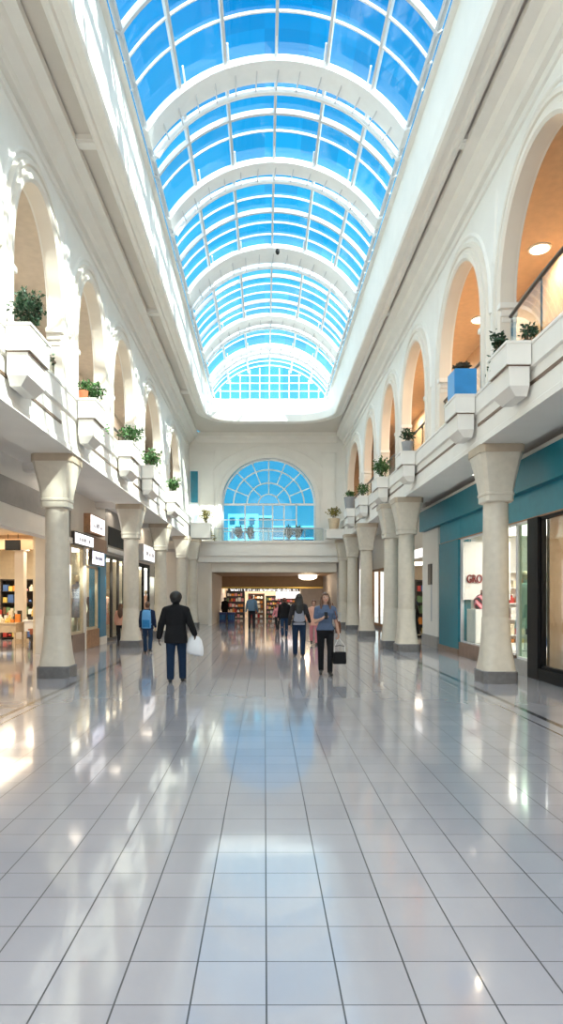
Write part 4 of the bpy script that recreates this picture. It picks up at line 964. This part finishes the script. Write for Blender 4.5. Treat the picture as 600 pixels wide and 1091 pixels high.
def person(label, x, y, h, rotz, fem, skin, hair, top, bottom, arms, feet, hairlen='short', hem=.88, sleeve='long', topg=.018, shoe='shoe', vox=.006, face=False, top2=None, sg=.0, dress=False, legw=1., legs_bare=False):
    s = h/1.70; V = max(vox, .004)
    o = thing('person', label, 'person', (x, y, 0)); o.rotation_euler = (0, 0, rotz)
    tab = TORSO_F if fem else TORSO_M
    sw = .165 if fem else .19
    b = MB()
    # head, face, neck
    b.ell((0, .012, 1.595), (.072, .090, .105), 24, 16); b.ell((0, .035, 1.545), (.052, .062, .058), 20, 12)
    b.caps((0, -.012, 1.40), (0, .002, 1.53), .056, .050)
    b.caps((0, .098, 1.598), (0, .116, 1.572), .010, .0135, 8)
    for sx in (-1, 1):
        b.ell((sx*.074, .0, 1.585), (.010, .022, .032), 10, 8); b.caps((sx*.015, .092, 1.615), (sx*.05, .08, 1.617), .010, .010, 8)
        b.ell((sx*.035, .075, 1.57), (.022, .02, .02), 10, 8)
    b.ell((0, .088, 1.508), (.022, .016, .014), 12, 8)
    b.loft(rings(tab, 0))
    t = MB(); u = MB()
    hipx = .09
    sh = MB()
    for i, sx in enumerate((-1, 1)):
        fx, fy, lift = feet[i]
        hip = Vector((sx*hipx, 0, .88)); ank = Vector((fx, fy, .085+lift))
        mid = hip.lerp(ank, .49); knee = mid+Vector((sx*.008, .02+.9*abs(lift)+.15*max(0, -fy)*0, 0))
        # keep limb length
        b.caps(hip, knee, .078, .052); b.caps(knee, ank, .050, .036); b.ell(knee.lerp(ank, .3)+Vector((0, -.015, 0)), (.048, .05, .09), 12, 8)
        tilt = min(1.0, lift*4)
        toe = ank+Vector((sx*.02, .17*math.cos(tilt), -.055-.17*math.sin(tilt))); heel = ank+Vector((0, -.04, -.045+.0*lift))
        if toe.z < .022: toe.z = .022
        b.caps(ank+Vector((0, 0, -.03)), toe, .034, .022); b.caps(ank, heel, .034, .030)
        q = sh
        q.caps(heel+Vector((0, 0, -.004)), toe+Vector((0, 0, .010)), .038, .032); q.caps(ank+Vector((0, 0, .015)), heel, .042, .038); q.caps(ank+Vector((0, .03, -.02)), toe, .04, .030)
        g = legw
        if not legs_bare:
            u.caps(hip+Vector((0, 0, .02)), knee, .098*g, .070*g); u.caps(knee, ank+Vector((0, 0, .02)), .070*g, .062*g)
            u.loft([sup(.058*g, .062*g, 2, ank.z-.025, 20, (ank.x, ank.y)), sup(.062*g, .066*g, 2, ank.z+.05, 20, (ank.x+(knee.x-ank.x)*.12, ank.y+(knee.y-ank.y)*.12))])
    for i, sx in enumerate((-1, 1)):
        el, wr, hd, pn, grip = arms[i]
        sp_ = Vector((sx*sw, -.005, 1.355)); el = Vector(el); wr = Vector(wr)
        b.caps((sx*.09, 0, 1.375), sp_, .06, .055); b.caps(sp_, el, .050, .040); b.caps(el, wr, .040, .027)
        hand(b, wr, hd, pn, sx, grip=grip)
        if sleeve == 'long':
            e = wr.lerp(el, .06); t.caps((sx*.06, 0, 1.405), sp_, .055+sg*.5, .064+sg); t.caps(sp_, el, .064+sg, .056+sg); t.caps(el, e, .058+sg, .043+sg)
        elif sleeve == 'short':
            e = sp_.lerp(el, .62); t.caps((sx*.08, 0, 1.375), sp_, .072, .068); t.caps(sp_, e, .066, .062)
    if not legs_bare: u.loft([sup(.05, .06, 2, .76, 28), sup(.115, .105, 2.2, .82, 28)]+rings(tab, .014, .86, 1.04))
    # upper garment
    R = [sup(r[0], r[1], 2.3, z, 28, (0, c)) for z, r, c in [(hem, ((.172 if fem else .170)+topg+.012+(.10 if dress else 0), .118+topg+.012+(.08 if dress else 0)), 0)]]
    if hem < .80: R.append(sup(.175+topg+.008, .122+topg+.008, 2.3, .86, 28, (0, 0)))
    R += [sup(rx+topg, ry+topg, 2.3, z, 28, (0, cy)) for z, rx, ry, cy in tab if z > max(hem, .86)+.04]
    if sleeve == 'long' and topg > .022: R += [sup(.062, .062, 2, 1.47, 28, (0, -.005)), sup(.066, .066, 2, 1.50, 28, (0, -.003))]
    t.loft(R)
    remesh(b, 'body', skin, o, V*s, 4, s)
    remesh(t, 'upper_garment', top, o, max(V*1.4, .008)*s, 5, s)
    if not legs_bare: remesh(u, 'trousers', bottom, o, max(V*1.4, .008)*s, 5, s)
    remesh(sh, 'shoes', shoe, o, max(V*1.2, .007)*s, 3, s)
    # hair
    q = MB()
    if hairlen == 'afro':
        q.ell((0, -.012, 1.612), (.118, .118, .108), 24, 16); q.ell((0, -.03, 1.55), (.10, .085, .075), 20, 12)
    else:
        q.ell((0, -.012, 1.612), (.086, .098, .100), 24, 16); q.ell((0, .034, 1.662), (.066, .066, .040), 20, 12); q.ell((0, -.03, 1.56), (.078, .07, .07), 20, 12)
        for sx in (-1, 1): q.ell((sx*.070, .012, 1.60), (.018, .045, .062), 12, 8)
    if hairlen == 'long':
        q.loft([sup(.085, .07, 2, 1.60, 24, (0, -.03)), sup(.10, .065, 2, 1.50, 24, (0, -.055)), sup(.12, .06, 2.4, 1.40, 24, (0, -.085)), sup(.115, .045, 2.4, 1.30, 24, (0, -.10)), sup(.08, .03, 2.2, 1.18, 24, (0, -.105)), sup(.03, .015, 2, 1.10, 24, (0, -.10))])
        for sx in (-1, 1): q.caps((sx*.075, .015, 1.60), (sx*.088, .035, 1.45), .026, .034); q.caps((sx*.088, .035, 1.45), (sx*.085, .085, 1.31), .034, .022)
    if hairlen == 'short' : q.ell((0, -.02, 1.535), (.066, .062, .05), 16, 10)
    hairo = remesh(q, 'hair', hair, o, max(V, .007)*s, 3, s)
    if face:
        for sx in (-1, 1):
            q = MB(); q.ell((sx*.031, .092, 1.598), (.012, .008, .007), 12, 8); e = plain(q, 'eye', 'eye', o, s)
            q = MB(); q.ell((sx*.031, .098, 1.598), (.006, .004, .006), 10, 8); plain(q, 'iris', 'hairblack', e, s)
            q = MB(); q.caps((sx*.016, .101, 1.617), (sx*.046, .090, 1.619), .0035, .003, 6); plain(q, 'eyebrow', 'hairbrown', o, s)
        q = MB(); q.ell((0, .098, 1.540), (.022, .008, .007), 14, 8); plain(q, 'mouth', 'lip', o, s)
    return o, s
DN = (0, 0, -1)
def hang(sx, out=.06, fwd=.02, bend=.04):
    return ((sx*(.22+out*.5), -.02, 1.10), (sx*(.235+out), fwd+bend, .86), (0, .08, -1), (-sx*.9, .25, 0), False)
def walk(a, b): return [(-.085, a, .0 if a >= 0 else .07), (.085, b, .0 if b >= 0 else .07)]

# man with black jacket and white bag
P1, s1 = person('person in long black jacket and blue jeans walking away with white bag', -1.66, 12.1, 1.69, 0, False, 'skindark', 'hairblack', 'c_black', 'c_jeansblue',
       [((-.27, -.03, 1.10), (-.325, .04, .84), (-.05, .1, -1), (.9, .25, 0), False), ((.27, -.01, 1.12), (.35, .06, .90), (.15, .1, -1), (-.9, .25, 0), True)],
       [(-.10, -.02, 0), (.11, .14, 0)], 'afro', hem=.74, topg=.035, sg=.012, vox=.005, legw=1.12)
# woman facing us
P8, s8 = person('person facing the camera in slate blue top and black trousers, long brown hair', 1.24, 13.2, 1.68, PI, True, 'skin', 'hairbrown', 'c_slate', 'c_black',
       [((-.225, -.02, 1.10), (-.265, .03, .86), (-.02, .08, -1), (.9, .2, 0), True), ((.20, .02, 1.10), (.085, .215, 1.17), (-.7, .25, .6), (-.3, -.2, -.5), True)],
       [(-.085, .10, 0), (.085, -.06, .02)], 'long', hem=.93, sleeve='short', vox=.005, face=True, topg=.012, legw=.92)
# woman seen from behind, grey top, dark sleeves
P7, s7 = person('person walking away in grey top, dark sleeves and blue jeans, long dark hair', .91, 17.1, 1.66, 0, True, 'skin', 'hairblack', 'c_dark', 'c_jeansblue',
       [((-.235, -.02, 1.10), (-.27, .02, .86), (0, .1, -1), (.9, .2, 0), False), ((.235, -.02, 1.12), (.30, .12, .93), (.2, .5, -1), (-.9, .2, 0), False)],
       [(-.10, .08, 0), (.10, -.05, .0)], 'long', hem=.92, vox=.005, topg=.02, legw=1.08)
q = MB(); q.loft([sup(.165, .10, 2.3, .86, 24, (0, -.045)), sup(.160, .10, 2.3, 1.0, 24, (0, -.045)), sup(.135, .09, 2.3, 1.15, 24, (0, -.04)), sup(.13, .085, 2.3, 1.30, 24, (0, -.04)), sup(.10, .05, 2.3, 1.40, 24, (0, -.045))]); remesh(q, 'grey_back_panel', 'c_greytop', P7, .009, 3, s7)
# person with blue backpack
P2, s2 = person('person with light blue backpack and dark jacket walking beside second left column', -3.27, 18.05, 1.44, 0, False, 'skin', 'hairbrown', 'c_navy', 'c_jeans', [hang(-1, .02), hang(1, .02)], walk(.10, -.02), 'short', hem=.80, vox=.007, topg=.022)
P3, s3 = person('person in pale peach top and dark trousers half hidden by second left column', -4.66, 20.95, 1.34, 0, True, 'skin', 'hairbrown', 'c_peach', 'c_dark', [hang(-1, .0), hang(1, .0)], walk(.05, -.03), 'long', hem=.82, vox=.010)
P4, s4 = person('person far down the hall wearing steel grey backpack and dark trousers', -.60, 30.0, 1.64, 0, False, 'skin', 'hairred', 'c_steel', 'c_dark', [hang(-1, .05), hang(1, .05)], [(-.11, .05, 0), (.11, -.04, 0)], 'short', hem=.90, vox=.012)
P5, s5 = person('child sized person in pink and red top beside the dark dressed walker', .58, 29.0, 1.24, PI*.9, True, 'skin', 'hairbrown', 'c_pink', 'c_dark', [hang(-1, .02), hang(1, .06)], walk(.16, -.14), 'long', hem=.86, vox=.012)
P6, s6 = person('person in black top and jeans walking between far child and grey topped walker', .74, 24.2, 1.52, 0, False, 'skin', 'hairred', 'c_black', 'c_jeans', [hang(-1, .03), hang(1, .03)], walk(-.20, .22), 'short', hem=.84, vox=.010, topg=.024)
P9, s9 = person('person in peach and pink clothing half hidden behind slate topped person', 1.60, 21.0, 1.46, PI, True, 'skin', 'hairred', 'c_peach', 'c_pink', [hang(-1, .03), hang(1, .09)], walk(.12, -.12), 'short', hem=.74, vox=.010, face=True)
P10, s10 = person('person in long black dress standing beyond the second right column', 5.12, 22.3, 1.52, .4, True, 'skin', 'hairblack', 'c_black', 'c_black', [hang(-1, .0), hang(1, .0)], [(-.07, 0, 0), (.07, .03, 0)], 'long', hem=.30, vox=.010, dress=True)
P11, s11 = person('person with dark hair in navy clothing, only head showing past right column', 5.50, 24.2, 1.68, .2, False, 'skin', 'hairblack', 'c_navy', 'c_dark', [hang(-1, .0), hang(1, .0)], [(-.09, 0, 0), (.09, .02, 0)], 'short', hem=.84, vox=.012)
P12, s12 = person('person in dark coat standing behind blue crates at passage entrance', -2.42, 39.4, 1.46, .3, False, 'skin', 'hairblack', 'c_black', 'c_dark', [hang(-1, .0), hang(1, .0)], [(-.09, 0, 0), (.09, .02, 0)], 'short', hem=.55, vox=.012, topg=.03)

# carried things
def backpack(label, x, y, s, m, pm, zc=1.16, w=.16, hh=.24):
    o = thing('backpack', label, 'backpack', (x, y, 0)); q = MB()
    q.loft([sup(w*f, .075*g, 3.5, z, 24, (0, -.205)) for z, f, g in ((zc-hh, .9, .8), (zc-hh+.02, 1, 1), (zc, 1, 1.05), (zc+hh*.7, .92, .95), (zc+hh*.93, .75, .75), (zc+hh, .5, .5))]); plain(q, 'pack', m, o, s)
    q = MB(); q.loft([sup(w*.78, .03, 4, z, 20, (0, -.285)) for z in (zc-hh+.04, zc-.02)]); plain(q, 'front_pocket', pm, o, s)
    for sx in (-1, 1):
        q = MB(); q.tube([(sx*.10, -.14, zc+.20), (sx*.11, -.06, zc+.30), (sx*.115, .09, zc+.24), (sx*.13, .145, zc+.05), (sx*.16, .10, zc-.12), (sx*.14, -.13, zc-.18)], .016, 6); plain(q, 'shoulder_strap', m, o, s)
    return o
M['c_sky'] = mat('sky_blue_nylon', (.10, .32, .62), .6, var=.1)
backpack('light blue backpack with darker pocket on person beside second left column', -3.27, 18.05, s2, 'c_sky', 'c_bluetop', zc=1.13, w=.15, hh=.30)
backpack('steel grey backpack on far walking person', -.60, 30.0, s4, 'c_steel', 'c_steel')
# white shopping bag swinging from the man's right hand
o = thing('shopping_bag', 'white paper bag swinging from hand of person in black jacket', 'bag', (-1.66, 12.1, 0))
q = MB(); A = math.radians(24)
def rotb(px, pz): return (.385+px*math.cos(A)-pz*math.sin(A)*-1, .885+px*math.sin(A)*-1*-.0+pz*math.cos(A)-px*math.sin(A)*-.55*-1)
ringsb = []
for zz, wx, wy in ((-.02, .07, .015), (-.08, .13, .05), (-.22, .17, .075), (-.36, .18, .08), (-.40, .16, .06), (-.415, .10, .03)):
    ring_ = []
    for p in sup(wx, wy, 3, 0, 24):
        X, Z = rotb(p[0], zz); ring_.append((X-zz*-.0+(-zz)*.35-.02, .09+p[1], Z))
    ringsb.append(ring_)
q.loft(ringsb); plain(q, 'bag_body', 'bagwhite', o, s1, 40)
q = MB(); q.tube([(.34, .09, .84), (.355, .08, .815), (.385, .085, .83), (.40, .09, .80)], .008, 6); plain(q, 'handle', 'strap', o, s1)
# black handbag with long pale straps (hand at world right of the facing person)
o = thing('handbag', 'black square handbag on long pale straps held by slate topped person', 'bag', (1.24, 13.2, 0)); o.rotation_euler = (0, 0, PI)
q = MB(); q.loft([[(-.285+sx*.135*f, .07+sy*.055*f2, z) for sx, sy in ((-1, -1), (1, -1), (1, 1), (-1, 1))] for z, f, f2 in ((.235, .96, .9), (.25, 1, 1), (.47, .98, .9), (.485, .96, .6))]); q.v = [tuple(c*s8 for c in v) for v in q.v]; q.obj('bag_body', 'bagblack', o, bevel=.008)
for yy in (.045, .095):
    q = MB(); q.tube([(-.40, yy, .47), (-.395, yy, .60), (-.30, .062, .735), (-.275, .062, .775), (-.25, .062, .735), (-.185, yy, .60), (-.18, yy, .47)], .006, 6); plain(q, 'strap', 'strap', o, s8)
q = MB(); q.tube([(-.40, .07, .60), (-.285, .07, .615), (-.18, .07, .60)], .008, 6); plain(q, 'strap_bar', 'bagblack', o, s8)
o = thing('mobile_phone', 'dark mobile phone in raised hand of slate topped person', 'phone', (1.24, 13.2, 0)); o.rotation_euler = (0, 0, PI)
q = MB(); q.loft([[(.01+u*.035+z*.02, .262+v*.005-z*.3, 1.235+z) for u, v in ((-1, -1), (1, -1), (1, 1), (-1, 1))] for z in (-.07, .07)]); q.v = [tuple(c*s8 for c in v) for v in q.v]; q.obj('phone_body', 'black', o, bevel=.003)
o = thing('shoulder_bag', 'brown shoulder bag at side of slate topped person', 'bag', (1.24, 13.2, 0)); o.rotation_euler = (0, 0, PI)
q = MB(); q.loft([sup(.055*f, .12*f, 3.5, z, 20, (-.275, -.10)) for z, f in ((.86, .85), (.88, 1), (1.02, .95), (1.10, .7))]); plain(q, 'bag_body', 'c_brown', o, s8)
q = MB(); q.tube([(-.26, -.20, 1.06), (-.22, -.12, 1.28), (-.15, -.03, 1.475), (-.20, .07, 1.28), (-.26, .0, 1.06)], .009, 6); plain(q, 'strap', 'c_brown', o, s8)
WORLD_PARTS = True

# ------------------------------------------------------------------ world, lights, camera
w = bpy.data.worlds.new('sky'); S.world = w; w.use_nodes = True
t = w.node_tree; bg = t.nodes['Background']
tc = t.nodes.new('ShaderNodeTexCoord'); sp = t.nodes.new('ShaderNodeSeparateXYZ'); t.links.new(tc.outputs['Generated'], sp.inputs[0])
mr = t.nodes.new('ShaderNodeMapRange'); mr.inputs['From Min'].default_value = -.25; mr.inputs['From Max'].default_value = 1.0
t.links.new(sp.outputs['Z'], mr.inputs['Value'])
rp = t.nodes.new('ShaderNodeValToRGB'); t.links.new(mr.outputs[0], rp.inputs['Fac'])
stops = [(-.25, (.60, .58, .55)), (-.02, (1.1, 1.02, .93)), (.05, (1.1, 1.04, .98)), (.12, (.34, .68, .82)), (.28, (.13, .55, .80)), (.48, (.022, .38, .72)), (.68, (.002, .235, .60)), (1.0, (.002, .18, .52))]
cr = rp.color_ramp
while len(cr.elements) < len(stops): cr.elements.new(.5)
for e, (z, c) in zip(cr.elements, stops): e.position = (z+.25)/1.25; e.color = (*c, 1)
t.links.new(rp.outputs['Color'], bg.inputs['Color']); bg.inputs['Strength'].default_value = 1.0

def light(kind, name, loc, energy, col=(1, 1, 1), **k):
    l = bpy.data.lights.new(name, kind); l.energy = energy; l.color = col
    for a, v in k.items(): setattr(l, a, v)
    o = bpy.data.objects.new(name, l); COL.objects.link(o); o.location = loc; return o
sun = light('SUN', 'sun', (10, -10, 30), 8.5, (1, .93, .82), angle=math.radians(.9))
sun.rotation_euler = Vector((-.58, .50, -.67)).to_track_quat('-Z', 'Y').to_euler()
soft = light('SUN', 'fill_sun', (0, 0, 30), 4.4, (1, .95, .87), angle=math.radians(120))  # added second sun, a broad fill in place of soft sky light
soft.rotation_euler = Vector((.05, .48, -1)).to_track_quat('-Z', 'Y').to_euler()
WARM = (1, .78, .52)
for x, y in ((6.0, 14.1), (5.9, 17.75), (5.8, 22), (5.8, 27)): light('AREA', 'gallery_lamp_and_fill', (x, y, 9.10), 60, WARM, shape='DISK', size=.5)
for y in (9, 15, 21, 27): light('AREA', 'gallery_lamp_and_fill', (-5.3, y, 9.17), 26, (1, .86, .7), shape='DISK', size=.6)  # fill lights added to brighten the left gallery, no fittings modelled there
for y in (16.2, 22.6, 28.5): light('AREA', 'aisle_lamp', (-4.95, y, 4.49), 6, (1, .87, .7), shape='DISK', size=.9)
light('AREA', 'shop_fill', (6.7, 15.2, 3.22), 70, (1, .94, .85), size=1.4)  # added fill light to brighten the teal shop interior
light('AREA', 'shop_fill', (-8.4, 18.2, 3.36), 90, (1, .85, .62), size=3.0)  # added warm fill for the open left shop
light('AREA', 'shop_fill', (-8.4, 22.4, 3.28), 60, (1, .85, .62), size=1.4)  # second added fill, towards the back of the open left shop
light('POINT', 'passage_lamp_and_fill', (2.55, 38.2, 2.35), 30, WARM, shadow_soft_size=.3)
light('POINT', 'passage_lamp_and_fill', (-.2, 42.85, 2.25), 90, (1, .88, .72), shadow_soft_size=.3)  # added fill to brighten the far shop shelves, no lamp of its own

cam = bpy.data.cameras.new('camera'); co = bpy.data.objects.new('camera', cam); COL.objects.link(co); S.camera = co
co.location = (0, 0, EYE); co.rotation_euler = (PI/2, 0, 0)
cam.sensor_fit = 'HORIZONTAL'; cam.sensor_width = 36; cam.lens = 36*F/600
cam.shift_x = (300-VX)/600; cam.shift_y = (VY-545.5)/600; cam.clip_start = .05; cam.clip_end = 300
S.view_settings.view_transform = 'Standard'; S.view_settings.look = 'None'; S.view_settings.exposure = .70
S.cycles.max_bounces = 10; S.cycles.diffuse_bounces = 5; S.cycles.glossy_bounces = 4; S.cycles.transparent_max_bounces = 16
S.cycles.sample_clamp_indirect = 6; S.cycles.use_denoising = True; S.cycles.caustics_reflective = False; S.cycles.caustics_refractive = False
